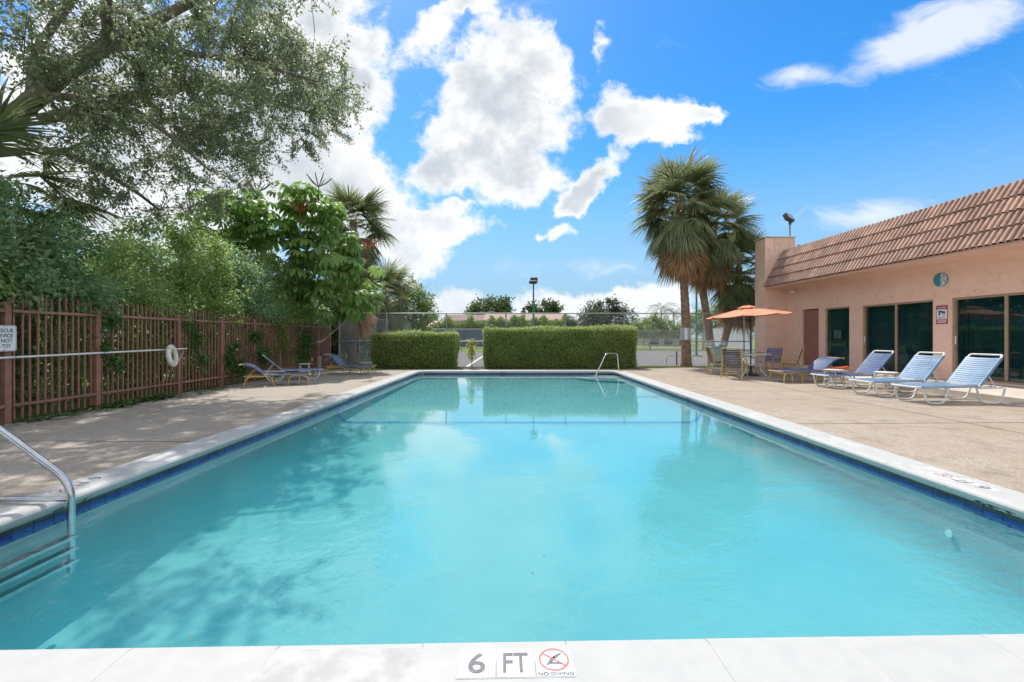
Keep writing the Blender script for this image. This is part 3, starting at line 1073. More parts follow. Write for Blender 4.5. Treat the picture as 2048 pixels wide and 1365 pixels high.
# soffit and the coved band under the tiles
b = MB()
pr = [(.002, 3.02), (-.03, 3.12), (-.12, 3.19), (-.30, 3.215), (-.96, 3.225), (-.965, 3.30), (.0, 3.32)]
n = len(pr)
vs = [(p[0], y, p[1]) for y in (-14.0, -.003) for p in pr]
b.add(vs, [(i, (i + 1) % n, n + (i + 1) % n, n + i) for i in range(n)] + [tuple(range(n)), tuple(range(n, 2 * n))])
b.build('soffit', MATS['soffit'], bld, smooth=True)
# roof: sloping deck, then tiles laid on it in four courses
E0 = Vector((-.99, 0, 3.285)); E1 = Vector((-.18, 0, 4.74))
SL = (E1 - E0); SLEN = SL.length; SU = SL.normalized(); SN = Vector((-SU.z, 0, SU.x))
b = MB()
pr = [(E0.x + .03, E0.z + .012), (E1.x + .03, E1.z - .01), (1.2, 4.70), (1.2, 3.34), (.05, 3.335)]
n = len(pr)
vs = [(p[0], y, p[1]) for y in (-14.0, -.004) for p in pr]
b.add(vs, [(i, (i + 1) % n, n + (i + 1) % n, n + i) for i in range(n)] + [tuple(range(n)), tuple(range(n, 2 * n))])
roof = b.build('roof', MATS['roof_under'], bld)
TP = .272
EXPO = SLEN / 4
prof = []
for r in range(2):
    o = r * TP / 2
    prof += [(o + .0, .002), (o + .022, .002)]
    for k in range(7):
        a = math.pi * k / 6
        prof.append((o + .079 - .05 * math.cos(a), .004 + .046 * math.sin(a)))
prof += [(TP - .001, .002)]
tl = EXPO + .05
top = [(p[0], p[1] + .014) for p in prof]
nn = len(prof)
b = MB()
vs = []
for (s_, lift) in ((0, .046), (tl, .002)):
    vs += [(p[0], s_, p[1] + .014 + lift) for p in prof] + [(p[0], s_, p[1] + lift) for p in prof]
fs = []
for j in range(nn - 1):
    fs += [(j, j + 1, 2 * nn + j + 1, 2 * nn + j), (nn + j, nn + j + 1, 3 * nn + j + 1, 3 * nn + j), (j, j + 1, nn + j + 1, nn + j), (2 * nn + j, 2 * nn + j + 1, 3 * nn + j + 1, 3 * nn + j)]
fs += [(0, nn, 3 * nn, 2 * nn), (nn - 1, 2 * nn - 1, 4 * nn - 1, 3 * nn - 1)]
b.add(vs, fs)
tile_me = b.mesh('roof_tile', MATS['roof_tile'], True)
ncol = 49
for c in range(4):
    for k in range(ncol):
        o = place('roof_tile', tile_me, roof)
        # columns: tile x runs to -y (towards the camera), tile y runs up the slope
        X = Vector((0, -1, 0)); Y = SU; Z = SN
        M = Matrix((X, Y, Z)).transposed().to_4x4()
        M.translation = E0 + SU * (c * EXPO - .02) + Vector((0, -k * TP - .01, 0)) + SN * (.004 + random.uniform(-.003, .003))
        o.matrix_basis = M @ Matrix.Rotation(random.uniform(-.012, .012), 4, 'Z')
MB().box((E1.x + .10, -7.0, E1.z + .015), (.24, 13.98, .05), bev=.015).build('ridge_cap', MATS['roof_tile'], roof)

# door
o = MB().box((.10, (DOOR[0] + DOOR[1]) / 2, 1.235), (.05, DOOR[1] - DOOR[0] - .02, 2.11), bev=.004).build('door', MATS['door_paint'], bld)
for z in (.45, 1.25, 2.0):
    MB().tube([(.065, DOOR[1] - .018, z - .06), (.065, DOOR[1] - .018, z + .06)], .011, 8).build('hinge', MATS['frame_bronze'], o)
MB().lathe([(.02, 0), (.02, .03), (.028, .04), (.026, .062), (.01, .07)], (0, 0, 0), 14, axis='X').build('door_handle', MATS['chrome'], o, smooth=True).location = (.075, DOOR[0] + .08, 1.08)
o.children[-1].rotation_euler = (0, 0, R(180))
MB().box((-.22, (DOOR[0] + DOOR[1]) / 2, .085), (.44, 1.05, .165), bev=.012).build('door_step', MATS['concrete'], bld)


def glazing(name, h, panels, handle=None):
    y0, y1, z0, z1 = h
    w = bpy.data.objects.new(name, None); COL.objects.link(w); w.parent = bld
    w.location = (.09, (y0 + y1) / 2, z0)
    W, H = y1 - y0, z1 - z0
    def fr(c, s, nm='frame'):
        MB().box(c, s, bev=.004).build(nm, MATS['frame_bronze'], w)
    t = .05
    fr((0, -W / 2 + t / 2 + .002, H / 2), (.10, t, H - .004)); fr((0, W / 2 - t / 2 - .002, H / 2), (.10, t, H - .004))
    fr((0, 0, H - t / 2 - .002), (.10, W - 2 * t - .006, t)); fr((-.01, 0, .022), (.13, W - 2 * t - .006, .04), 'sill')
    iw = W - 2 * t
    for k in range(panels):
        pc = -iw / 2 + iw * (k + .5) / panels
        xo = .018 if k % 2 else -.018
        MB().box((xo, pc, H / 2), (.008, iw / panels + .01, H - .10)).build('pane', MATS['glass'], w)
    if panels > 1:
        for k in range(1, panels):
            fr((-.012, -iw / 2 + iw * k / panels, H / 2), (.075, .065, H - 2 * t - .006), 'mullion')
    if handle is not None:
        MB().box((-.062, handle, 1.02), (.022, .03, .22), bev=.006).build('handle', MATS['paper'], w)
    # curtain behind the glass
    b = MB()
    n = int(W / .03)
    vs = []
    for i in range(n + 1):
        y = -W / 2 + W * i / n
        x = .12 + .035 * math.sin(i * .95) + .015 * math.sin(i * .37 + 1)
        vs += [(x, y, .03), (x, y, H + .1)]
    b.add(vs, [(2 * i, 2 * i + 2, 2 * i + 3, 2 * i + 1) for i in range(n)])
    b.build('curtain', MATS['curtain'], w, smooth=True)
    return w


w1 = glazing('window', WIN, 1)
glazing('sliding_door', SL1, 2, handle=1.07)
glazing('sliding_door', SL2, 2, handle=1.09)
glazing('sliding_door', SL3, 2, handle=1.09)
for (y, z) in ((-.10, 1.18), (.07, 1.19)):
    MB().box((.012, y + .1, z), (.003, .15, .30)).build('notice_sheet', MATS['paper'], w1)
# dark rooms behind
b = MB()
x0, x1, y0, y1, z0, z1 = .245, 4.5, -13.9, -.1, .0, 2.9
vs = [(x, y, z) for z in (z0, z1) for (x, y) in ((x0, y0), (x1, y0), (x1, y1), (x0, y1))]
b.add(vs, [(0, 1, 2, 3), (4, 5, 6, 7), (0, 1, 5, 4), (1, 2, 6, 5), (2, 3, 7, 6)])
b.build('room', MATS['interior'], bld)
MB().box((.03 - .06, -.50, .62), (.05, .09, .13), bev=.01).build('outlet_box', MATS['paper'], bld)
b = MB().box((-.17, -.55, 3.06), (.12, .22, .07), bev=.015)
b.build('security_light', MATS['white_metal'], bld)
for (y, s) in ((-.62, -1), (-.48, 1)):
    MB().lathe([(.02, 0), (.045, .05), (.05, .09), (.045, .095)], (-.20, y, 2.98), 14).build('lamp_head', MATS['white_metal'], bld, smooth=True)


def on_wall(s, z, off=.0):
    """point of the long wall, s metres towards the camera from the end wall"""
    return Matrix.Translation(bld.location) @ Matrix.Rotation(BA, 4, 'Z') @ Vector((-off, -s, z))


wallx = (Matrix.Rotation(BA, 3, 'Z') @ Vector((0, -1, 0)))
wallo = (Matrix.Rotation(BA, 3, 'Z') @ Vector((-1, 0, 0)))
# round wall plaque: half teal, half white
P = on_wall(6.03, 2.80, .004)
t = thing('wall_plaque', 'round teal and white metal plaque high on the pink wall', 'plaque', P, BA)
b = MB().lathe([(.19, 0), (.19, .012), (.15, .030), (.08, .042), (.01, .046)], (0, 0, 0), 36, axis='X')
o = b.build('disc', MATS['plaque_teal'], t, smooth=True); o.rotation_euler = (0, 0, R(180))
b = MB()
pts = []
n = 26
for i in range(n + 1):            # crescent of white enamel on the near half
    a = R(-86 + 172 * i / n)
    pts.append((.178 * math.cos(a), .178 * math.sin(a)))
inn = []
for i in range(n + 1):
    a = R(86 - 172 * i / n)
    wob = .020 * math.sin(i * 1.9) + .012 * math.sin(i * 4.3)
    inn.append((.015 + wob + .02 * math.cos(a), .165 * math.sin(a)))
def dome(y, z):
    r = math.hypot(y, z)
    return -float(np.interp(r, [0, .08, .15, .19], [.0465, .0425, .031, .013])) - .001
rows = 6
vs = []
for (o_, i_) in zip(pts, inn[::-1]):
    for k in range(rows + 1):
        tt = k / rows
        y, z = i_[0] + (o_[0] - i_[0]) * tt, i_[1] + (o_[1] - i_[1]) * tt
        vs.append((dome(y, z) - .003, -y, z))
m = rows + 1
b.add(vs, [(i * m + k, i * m + k + 1, (i + 1) * m + k + 1, (i + 1) * m + k) for i in range(n) for k in range(rows)])
b.build('enamel_half', MATS['plaque_white'], t, smooth=True)
for (y, z, r) in ((.06, .05, .012), (.09, -.02, .016), (.12, .07, .02), (.05, -.09, .014), (.13, -.06, .018), (.10, .11, .016), (.15, .02, .014)):
    MB().lathe([(r, 0), (r * .7, .005), (r * .2, .006)], (0, 0, 0), 10, axis='X').build('rust_spot', MATS['fence_brown'], t).location = (dome(y, z) - .010, -y, z)

# surveillance warning sign on the pillar
P = on_wall(6.055, 1.855, .004)
t = thing('warning_sign', 'red and white camera warning sign on the pillar between the glass doors', 'sign', P, BA)
def wp_(a, h, d=0.0):
    return (-d, -a, h)
SW, SH = .30, .50
def plate(nm, a0, a1, h0, h1, d, m):
    return MB().box((-d, -(a0 + a1) / 2, (h0 + h1) / 2), (.004, a1 - a0, h1 - h0), bev=.001).build(nm, m, t)
plate('plate', -SW / 2, SW / 2, -SH / 2, SH / 2, .002, MATS['print_darkred'])
plate('white_field', -SW / 2 + .018, SW / 2 - .018, -.125, .145, .0055, MATS['sign_white'])
plate('header_panel', -SW / 2 + .02, SW / 2 - .02, .165, .225, .0055, MATS['print_darkred'])
def sign_text(txt, w, h, a, z, d, m):
    M3 = Matrix.Rotation(BA, 3, 'Z')
    frame_place('lettering', text_mesh(txt, w, h, m, .01), P + M3 @ Vector((-d, -a, z)), wallx, (0, 0, 1), t)
sign_text('WARNING', .22, .042, 0, .193, .0085, MATS['sign_white'])
b = MB()
b.box((-.0085, .01, .075), (.003, .17, .045)); b.build('camera_body', MATS['print_black'], t).rotation_euler = (R(9), 0, 0)
MB().box((-.0085, .055, .02), (.003, .035, .075)).build('camera_bracket', MATS['print_black'], t)
MB().lathe([(.034, 0), (.034, .002)], (-.009, -.045, .02), 18, axis='X').build('camera_dome', MATS['print_black'], t)
MB().lathe([(.022, 0), (.022, .002)], (-.0115, -.045, .02), 18, axis='X').build('camera_dome', MATS['sign_white'], t)
for (z, w) in ((-.065, .17), (-.095, .20)):
    MB().box((-.0085, 0, z), (.002, w, .010)).build('small_print', MATS['print_darkred'], t)
for (z, w) in ((-.165, .23), (-.205, .22)):
    MB().box((-.0065, 0, z), (.003, w, .022)).build('small_print', MATS['sign_white'], t)

# floodlight on the parapet
P = at(1580, 478, 17.85)
t = thing('parapet_floodlight', 'grey floodlight on a short pole above the clubhouse parapet', 'floodlight', P)
MB().tube([(0, 0, -.1), (0, 0, .60)], .035, 10).build('pole', MATS['galv'], t, smooth=True)
MB().tube([(0, 0, .58), (0, 0, .74)], .05, 10).build('collar', MATS['dark_metal'], t, smooth=True)
o = MB().box((0, 0, 0), (.44, .18, .32), bev=.03).build('lamp_housing', MATS['dark_metal'], t)
o.location = (-.07, -.02, .86); o.rotation_euler = (R(-30), R(10), R(25))
MB().box((0, -.095, 0), (.36, .012, .25)).build('lens', MATS['flood_glass'], o)
P = at(1606, 492, 16.6)
t = thing('roof_spotlight', 'tiny grey spotlight sticking up behind the roof tiles', 'spotlight', P)
MB().box((0, .25, .02), (.09, .10, .17), bev=.02).build('lamp_housing', MATS['galv'], t)
MB().tube([(0, .25, -.05), (0, .25, -.3)], .015, 6).build('stem', MATS['galv'], t)

# ------------------------------------------------------------------ left picket fence
FX = -7.32
PY = [4.86, 6.22, 7.58, 9.43, 10.82, 12.19, 13.53, 14.88, 16.22, 17.25]
fence = thing('picket_fence', 'brown metal picket fence with square posts along the left of the deck', 'fence', (FX, 11, 0))
post_me = None
b = MB().box((0, 0, .86), (.082, .082, 1.72), bev=.006)
b.lathe([(.068, 1.721), (.068, 1.735), (.02, 1.765)], n=4)
post_me = b.mesh('post', MATS['fence_brown'])
for y in PY:
    o = place('post', post_me, fence); o.location = (0, y - 11, 0)
b = MB()
w = .0115
b.add([(sx * w, sy * w, .05) for sx, sy in ((-1, -1), (1, -1), (1, 1), (-1, 1))] + [(sx * w, sy * w, 1.84) for sx, sy in ((-1, -1), (1, -1), (1, 1), (-1, 1))] + [(sx * w * 1.25, sy * w * 1.25, 1.845) for sx, sy in ((-1, -1), (1, -1), (1, 1), (-1, 1))] + [(0, 0, 1.91)],
      [(0, 1, 5, 4), (1, 2, 6, 5), (2, 3, 7, 6), (3, 0, 4, 7), (4, 5, 9, 8), (5, 6, 10, 9), (6, 7, 11, 10), (7, 4, 8, 11), (8, 9, 12), (9, 10, 12), (10, 11, 12), (11, 8, 12), (3, 2, 1, 0)])
pick_me = b.mesh('picket', MATS['fence_brown'])
for y0, y1 in zip(PY, PY[1:]):
    n = round((y1 - y0) / .103)
    for k in range(1, n):
        o = place('picket', pick_me, fence)
        o.location = (-.005, y0 + (y1 - y0) * k / n - 11 + random.uniform(-.003, .003), random.uniform(-.008, .008))
        o.rotation_euler = (random.uniform(-.006, .006), random.uniform(-.006, .006), 0)
    for z in (.255, 1.635):
        MB().box((.030, (y0 + y1) / 2 - 11, z), (.030, y1 - y0 - .10, .042), bev=.003).build('rail', MATS['fence_brown'], fence)
# short return of the fence towards the court
fence2 = thing('picket_fence', 'short far end run of brown picket fence meeting the chain-link fence', 'fence', (FX, 17.25, 0))
for k in range(1, 3):
    o = place('post', post_me, fence2); o.location = (-.62 * k, .25 * k, 0)
for k in range(1, 12):
    o = place('picket', pick_me, fence2); o.location = (-.104 * k, .042 * k, 0)
for z in (.255, 1.635):
    MB().tube([(0, 0, z), (-1.24, .5, z)], .022, 4).build('rail', MATS['fence_brown'], fence2)

# sign on the first post
P = Vector((-7.225, 6.115, 1.235))
t = thing('rescue_sign', 'white rescue device sign with black lettering on the fence post', 'sign', P)
poly = rounded([(-.155, -.185, 0), (.155, -.185, 0), (.155, .185, 0), (-.155, .185, 0)], .03, 4, closed=True)
b = MB()
n = len(poly)
b.add([(-.002, p.x, p.y) for p in poly] + [(.002, p.x, p.y) for p in poly], [tuple(range(n)), tuple(range(2 * n - 1, n - 1, -1))] + [(i, (i + 1) % n, n + (i + 1) % n, n + i) for i in range(n)])
b.build('plate', MATS['sign_white'], t)
b = MB()
o1 = [(p.x * .955, p.y * .962) for p in poly]; i1 = [(p.x * .93, p.y * .942) for p in poly]
b.add([(.0035, *p) for p in o1] + [(.0035, *p) for p in i1], [(i, (i + 1) % n, n + (i + 1) % n, n + i) for i in range(n)])
b.build('border', MATS['print_black'], t)
for k, (tx, w) in enumerate((('RESCUE', .225), ('DEVICE', .215), ('IS NOT', .205), ('A TOY', .165))):
    frame_place('lettering', text_mesh(tx, w, .054, MATS['print_black'], .015), P + Vector((.0038, 0, .112 - .074 * k)), (0, 1, 0), (0, 0, 1), t)
for z in (-.165, .165):
    MB().lathe([(.006, 0), (.005, .004)], (.003, 0, z), 8, axis='X').build('bolt', MATS['print_black'], t)

# rescue pole and life ring
t = thing('rescue_pole', 'long white rescue pole hung along the picket fence', 'pole', (-7.2, 7.5, 0))
MB().tube([(-7.215, 4.6, .94), (-7.20, 9.52, 1.0)], .0165, 10).build('shaft', MATS['white_metal'], t, smooth=True, world=True)
for y in (6.22, 7.58, 9.43):
    z = .94 + (y - 4.6) / 4.92 * .06
    MB().tube(rounded([(-7.275, y, z), (-7.19, y, z - .03), (-7.17, y, z + .02)], .02, 3), .006, 6).build('hook', MATS['galv'], t, world=True)
ring_c = Vector((-7.13, 9.02, .86))
t = thing('life_ring', 'white life ring buoy hanging from the rescue pole', 'life ring', ring_c)
ax = Vector((.93, .35, .12)).normalized()
e1 = ax.cross(Vector((0, 0, 1))).normalized(); e2 = e1.cross(ax)
n1, n2 = 40, 12
vs = []
for i in range(n1):
    a = 2 * math.pi * i / n1
    rd = e1 * math.cos(a) + e2 * math.sin(a)
    for j in range(n2):
        c = 2 * math.pi * j / n2
        vs.append(rd * (.185 + .058 * math.cos(c)) + ax * .048 * math.sin(c))
b = MB().add(vs, [(i * n2 + j, i * n2 + (j + 1) % n2, ((i + 1) % n1) * n2 + (j + 1) % n2, ((i + 1) % n1) * n2 + j) for i in range(n1) for j in range(n2)])
b.build('ring', MATS['ring_white'], t, smooth=True)
for q in range(4):
    a = 2 * math.pi * (q + .5) / 4
    pts = []
    rd = e1 * math.cos(a) + e2 * math.sin(a)
    for k in range(13):
        c = 2 * math.pi * k / 12
        pts.append(rd * (.185 + .062 * math.cos(c)) + ax * .052 * math.sin(c))
    MB().tube(pts, .008, 6).build('band', MATS['rope'], t)
pts = []
for k in range(14):
    u_ = k / 13
    pts.append((-.02 + .0 * u_, .25 * u_ + .1, -.16 - .25 * math.sin(math.pi * u_) * .25 + .25 * u_))
MB().tube(pts, .007, 6).build('rope', MATS['rope'], t)
MB().tube([(-.01, -.02, .10), (-.05, .0, .16)], .01, 6).build('hanger', MATS['galv'], t)


# ------------------------------------------------------------------ loungers
def lounger(label, frame, strap, loc, rotz, back_deg, legs='loop', curl=False, seed=0, flip=False, name='sun_lounger'):
    t = thing(name, label, 'lounger', loc, rotz, 'strap loungers set out on the deck')
    F, S = MATS[frame], MATS[strap]
    W, HZ = .29, .33
    HX, BL, LEN = 1.17, .74, 1.74
    r = .0165
    MB().tube(rounded([(HX + .05, -W, HZ), (0, -W, HZ - .015), (0, W, HZ - .015), (HX + .05, W, HZ)], .10, 5), r, 9).build('seat_frame', F, t, smooth=True)
    MB().tube(rounded([(HX + .02, -W + .045, HZ - .035), (LEN, -W + .045, HZ - .03), (LEN, W - .045, HZ - .03), (HX + .02, W - .045, HZ - .035)], .08, 5), r * .95, 9).build('base_frame', F, t, smooth=True)
    c_, s_ = math.cos(R(back_deg)), math.sin(R(back_deg))
    def bp(u_, y, off=0.0):
        if curl:                                   # back that bows over at its top
            a = R(back_deg) - max(0, u_ - .35) * 1.5
            n_ = 12; x, z = HX + .03, HZ + .01; st_ = u_ / n_
            for q in range(n_):
                aa = R(back_deg) + .10 - max(0, (q + .5) * st_ - .30) * 1.9
                x += math.cos(aa) * st_; z += math.sin(aa) * st_
            return Vector((x - math.sin(a) * off, y, z + math.cos(a) * off))
        return Vector((HX + .03 + c_ * u_ - s_ * off, y, HZ + .01 + s_ * u_ + c_ * off))
    us = [BL * k / 8 for k in range(9)]
    left = [bp(u_, -W + .012) for u_ in us]; right = [bp(u_, W - .012) for u_ in us]
    MB().tube(rounded(left[:-1] + [bp(BL, -W + .012), bp(BL, W - .012)] + right[:-1][::-1], .09, 5), r, 9).build('back_frame', F, t, smooth=True)
    for y in (-W + .06, W - .06):
        a = bp(BL * .42, y, -.02)
        MB().tube([a, (min(a.x + .12, LEN - .1) + .05, y, HZ - .035)], .011, 7).build('support_strut', F, t, smooth=True)
    # straps, each its own band of vinyl wrapped over the two rails
    pitch, sw = .050, .041
    def strap(P0, along, nrm):
        b = MB()
        secs = []
        for y in np.linspace(-W - .012, W + .012, 9):
            sag = -.016 * (1 - (y / (W + .012)) ** 2)
            secs.append((y, sag + r + .003))
        vs = []
        for (y, off) in secs:
            for (dx_, dn) in ((-sw / 2, 0), (sw / 2, 0), (sw / 2, -.004), (-sw / 2, -.004)):
                vs.append(P0 + along * dx_ + nrm * (off + dn) + Vector((0, y, 0)))
        for (y, s) in ((W + .016, 1), (-W - .016, -1)):       # ends turned down over the rail
            pass
        n = len(secs)
        fs = [(i * 4 + j, i * 4 + (j + 1) % 4, (i + 1) * 4 + (j + 1) % 4, (i + 1) * 4 + j) for i in range(n - 1) for j in range(4)]
        fs += [(0, 1, 2, 3), tuple((n - 1) * 4 + j for j in range(4))]
        b.add(vs, fs)
        for s in (1, -1):
            y = s * (W + .013)
            q = [P0 + along * dx_ + nrm * dn + Vector((0, y + s * dy_, 0)) for (dx_, dn, dy_) in ((-sw / 2, r + .003, 0), (sw / 2, r + .003, 0), (sw / 2, -.020, .006), (-sw / 2, -.020, .006), (-sw / 2, r + .0, -.004), (sw / 2, r + .0, -.004), (sw / 2, -.020, .001), (-sw / 2, -.020, .001))]
            b.add(q, [(0, 1, 2, 3), (7, 6, 5, 4), (0, 3, 7, 4), (1, 5, 6, 2), (2, 6, 7, 3), (0, 4, 5, 1)])
        b.build('strap', S, t)
    x = .085
    while x < HX:
        strap(Vector((x, 0, HZ - .015 * (1 - x / HX))), Vector((1, 0, 0)), Vector((0, 0, 1)))
        x += pitch
    u_ = .035
    while u_ < BL - .085:
        p = bp(u_, 0); q = bp(u_ + .01, 0)
        al = (q - p).normalized()
        strap(p, al, Vector((-al.z, 0, al.x)))
        u_ += pitch
    if legs == 'loop':
        for y in (-W, W):
            s = 1 if y > 0 else -1
            for (x0, x1) in ((.10, .60), (1.14, 1.70)):
                pts = rounded([(x0, y * .98, HZ - .03), (x0 + .07, y + s * .01, .018), (x1 - .10, y + s * .01, .018), (x1, y * .98, HZ - .035)], .11, 6)
                MB().tube(pts, r * 1.05, 9).build('leg_loop', F, t, smooth=True)
    else:
        for y in (-W + .01, W - .01):
            s = 1 if y > 0 else -1
            for (x0, x1) in ((.06, .62), (.98, 1.72)):
                pts = rounded([(x0, y + s * .03, .012), (x0 + .05, y, HZ - .04), (x1 - .05, y, HZ - .04), (x1, y + s * .03, .012)], .12, 6)
                MB().tube(pts, r, 9).build('leg_arch', F, t, smooth=True)
            MB().tube(rounded([(.30, y, HZ - .04), (.34, y, .012)], .05, 3), r * .9, 8).build('leg', F, t, smooth=True)
        for x in (.12, 1.02, 1.60):
            MB().tube([(x, -W + .01, HZ - .075), (x, W - .01, HZ - .075)], .009, 6).build('cross_bar', F, t, smooth=True)
    return t


lounger('white framed pale blue strap lounger nearest the raised walkway step', 'white_metal', 'strap_blue', (7.53, 8.28, 0), R(2), 51)
lounger('white framed pale blue strap lounger second from the right', 'white_metal', 'strap_blue', (7.46, 9.26, 0), R(3), 51)
lounger('white framed blue strap lounger between two small white side tables', 'white_metal', 'strap_navy', (7.62, 10.72, 0), R(1), 50)
lounger('yellow framed lounger with low bowed back beside the patio chairs', 'yellow_metal', 'strap_navy', (7.28, 11.95, 0), R(4), 36, legs='arch', curl=True)
d = gp(612, 771) - gp(492, 776)
lo1 = lounger('yellow framed navy lounger nearest on the left deck by the fence', 'yellow_metal', 'strap_navy', gp(622, 768), R(206), 33, legs='arch', curl=True)
lo2 = lounger('white framed blue lounger with steep back against the picket fence', 'white_metal', 'strap_blue', gp(644, 757), R(212), 42)
lo3 = lounger('yellow framed blue lounger by the chain-link fence corner', 'yellow_metal', 'strap_navy', gp(750, 749), R(183), 44, legs='arch', curl=True)


for o_, s_ in ((lo1, .88), (lo2, .90), (lo3, .90)):
    o_.scale = (s_, s_, s_)

# ------------------------------------------------------------------ small side tables
def side_table(label, loc, rotz, s=.42, h=.42, bars=True):
    t = thing('side_table', label, 'side table', loc, rotz, 'white tube side tables')
    F = MATS['white_metal']
    MB().lathe([(s * .47, h - .012), (s * .50, h - .006), (s * .50, h + .004), (s * .46, h + .010)], n=28).build('table_top', F, t, smooth=True)
    for a in (45, 135):
        c_, s_ = math.cos(R(a)), math.sin(R(a))
        MB().tube(rounded([(c_ * s * .50, s_ * s * .50, .015), (c_ * s * .44, s_ * s * .44, h - .012), (-c_ * s * .44, -s_ * s * .44, h - .012), (-c_ * s * .50, -s_ * s * .50, .015)], .08, 5), .013, 8).build('leg_loop', F, t, smooth=True)
    if bars:
        b = MB().tube([(s * .47 * math.cos(2 * math.pi * k / 24), s * .47 * math.sin(2 * math.pi * k / 24), h * .42) for k in range(24)], .010, 6, closed=True)
        b.build('brace_ring', F, t, smooth=True)
    return t


side_table('white side table at the foot of the navy strap lounger', gp(1668, 773), .3)
side_table('white side table between the two right hand blue loungers', gp(1772, 783), .2, .44, .44)
side_table('small white side table by the fence behind the left loungers', gp(609, 753), .5, .40, .40)

# wooden stump by the far fence
P = gp(638, 746)
t = thing('wooden_post', 'short weathered wooden post standing by the far fence corner', 'post', P)
MB().lathe([(.078, 0), (.075, .25), (.078, .45), (.072, .55), (.05, .57)], n=14).build('shaft', MATS['wood_grey'], t, smooth=True)
MB().tube([(.08 * math.cos(a / 8 * math.pi), .08 * math.sin(a / 8 * math.pi), .47) for a in range(16)], .006, 5, closed=True).build('wire_loop', MATS['galv'], t)

# orange float on the walkway
P = gp(1702, 745, .14)
t = thing('foam_float', 'orange and white foam float lying on the walkway by the wall', 'float', (10.05, P.y, .12), R(-14))
def pad(z0, z1, L, W_, m, nm):
    b = MB()
    secs = []
    for k in range(9):
        u_ = k / 8
        w_ = W_ * (.55 + .45 * math.sin(math.pi * min(1, .15 + u_ * .85)))
        x = -L / 2 + L * u_
        up_ = .05 * (2 * u_ - 1) ** 2 * (1 if u_ > .5 else .2)
        secs.append([(x, -w_ / 2, z0 + up_), (x, -w_ / 2 - .01, (z0 + z1) / 2 + up_), (x, -w_ / 2 + .015, z1 + up_), (x, w_ / 2 - .015, z1 + up_), (x, w_ / 2 + .01, (z0 + z1) / 2 + up_), (x, w_ / 2, z0 + up_)])
    vs = sum(secs, [])
    fs = [(i * 6 + j, i * 6 + (j + 1) % 6, (i + 1) * 6 + (j + 1) % 6, (i + 1) * 6 + j) for i in range(8) for j in range(6)]
    fs += [tuple(range(6)), tuple(48 + j for j in range(6))]
    b.add(vs, fs).build(nm, m, t, smooth=True)
pad(.005, .09, .95, .36, MATS['white_foam'], 'white_layer')
pad(.092, .17, 1.02, .38, MATS['orange_foam'], 'orange_layer')

# ------------------------------------------------------------------ patio set
TC = Vector((7.80, 14.05, 0))
t = thing('patio_table', 'round white patio table under the orange umbrella', 'table', TC)
b = MB().lathe([(.56, .680), (.60, .684), (.615, .695), (.615, .708), (.60, .715), (.03, .712)], n=44)
b.build('table_top', MATS['white_metal'], t, smooth=True)
for k in range(4):
    a = R(35 + 90 * k)
    c_, s_ = math.cos(a), math.sin(a)
    pts = [(c_ * r_, s_ * r_, z_) for r_, z_ in ((.40, .675), (.43, .55), (.38, .40), (.30, .28), (.33, .16), (.44, .07), (.50, .012))]
    MB().tube(pts, .018, 8).build('leg', MATS['white_metal'], t, smooth=True)
MB().tube([(.36 * math.cos(2 * math.pi * k / 28), .36 * math.sin(2 * math.pi * k / 28), .36) for k in range(28)], .010, 6, closed=True).build('brace_ring', MATS['white_metal'], t, smooth=True)

t = thing('patio_umbrella', 'orange canvas patio umbrella standing through the white table', 'umbrella', TC)
MB().tube([(0, 0, .05), (0, 0, 2.30)], .021, 10).build('pole', MATS['dark_metal'], t, smooth=True)
MB().lathe([(.25, 0.0), (.25, .035), (.20, .06), (.05, .085), (.035, .30)], n=28).build('base', MATS['dark_metal'], t, smooth=True)
NS, RAD, ZT, ZR = 8, 1.26, 2.22, 1.965
tilt = Matrix.Rotation(R(-3.5), 4, 'Y')
def canopy_pt(a, u_):
    """a: angle, u_: 0 at the hub, 1 at the rim; gores sag between the ribs"""
    k = (a / (2 * math.pi) * NS) % 1.0
    flat_r = math.cos(math.pi / NS) / math.cos((k - .5) * 2 * math.pi / NS)
    sag = 4 * k * (1 - k)
    r_ = RAD * u_ * flat_r
    z_ = ZT - (ZT - ZR) * (u_ ** 1.22) - .035 * sag * u_
    return Vector((r_ * math.cos(a), r_ * math.sin(a), z_))
ang0 = R(10)
can = None
for g in range(NS):                                   # each gore of canvas
    b = MB(); vs = []
    nu, na = 8, 6
    for i in range(nu + 1):
        u_ = .10 + .90 * i / nu
        for j in range(na + 1):
            a = 2 * math.pi * (g + j / na) / NS
            a = min(max(a, 2 * math.pi * g / NS + 1e-4), 2 * math.pi * (g + 1) / NS - 1e-4)
            p = canopy_pt(a, u_)
            vs.append(tilt @ Matrix.Rotation(ang0, 4, 'Z') @ p)
    fs = [(i * (na + 1) + j, i * (na + 1) + j + 1, (i + 1) * (na + 1) + j + 1, (i + 1) * (na + 1) + j) for i in range(nu) for j in range(na)]
    b.add(vs, fs)
    b.build('canopy_gore', MATS['umbrella'], t, smooth=True)
b = MB()
vs = [tilt @ Vector((0, 0, ZT + .075))]
n = 32
for i in range(3):
    rr = (.10, .20, .30)[i]; zz = ZT + (.062, .028, -.012)[i]
    for j in range(n):
        a = 2 * math.pi * j / n + ang0
        vs.append(tilt @ Vector((rr * math.cos(a), rr * math.sin(a), zz + .010 * math.cos(a * NS))))
fs = [(0, 1 + j, 1 + (j + 1) % n) for j in range(n)]
for i in range(2):
    fs += [(1 + i * n + j, 1 + i * n + (j + 1) % n, 1 + (i + 1) * n + (j + 1) % n, 1 + (i + 1) * n + j) for j in range(n)]
b.add(vs, fs).build('vent_cap', MATS['umbrella'], t, smooth=True)
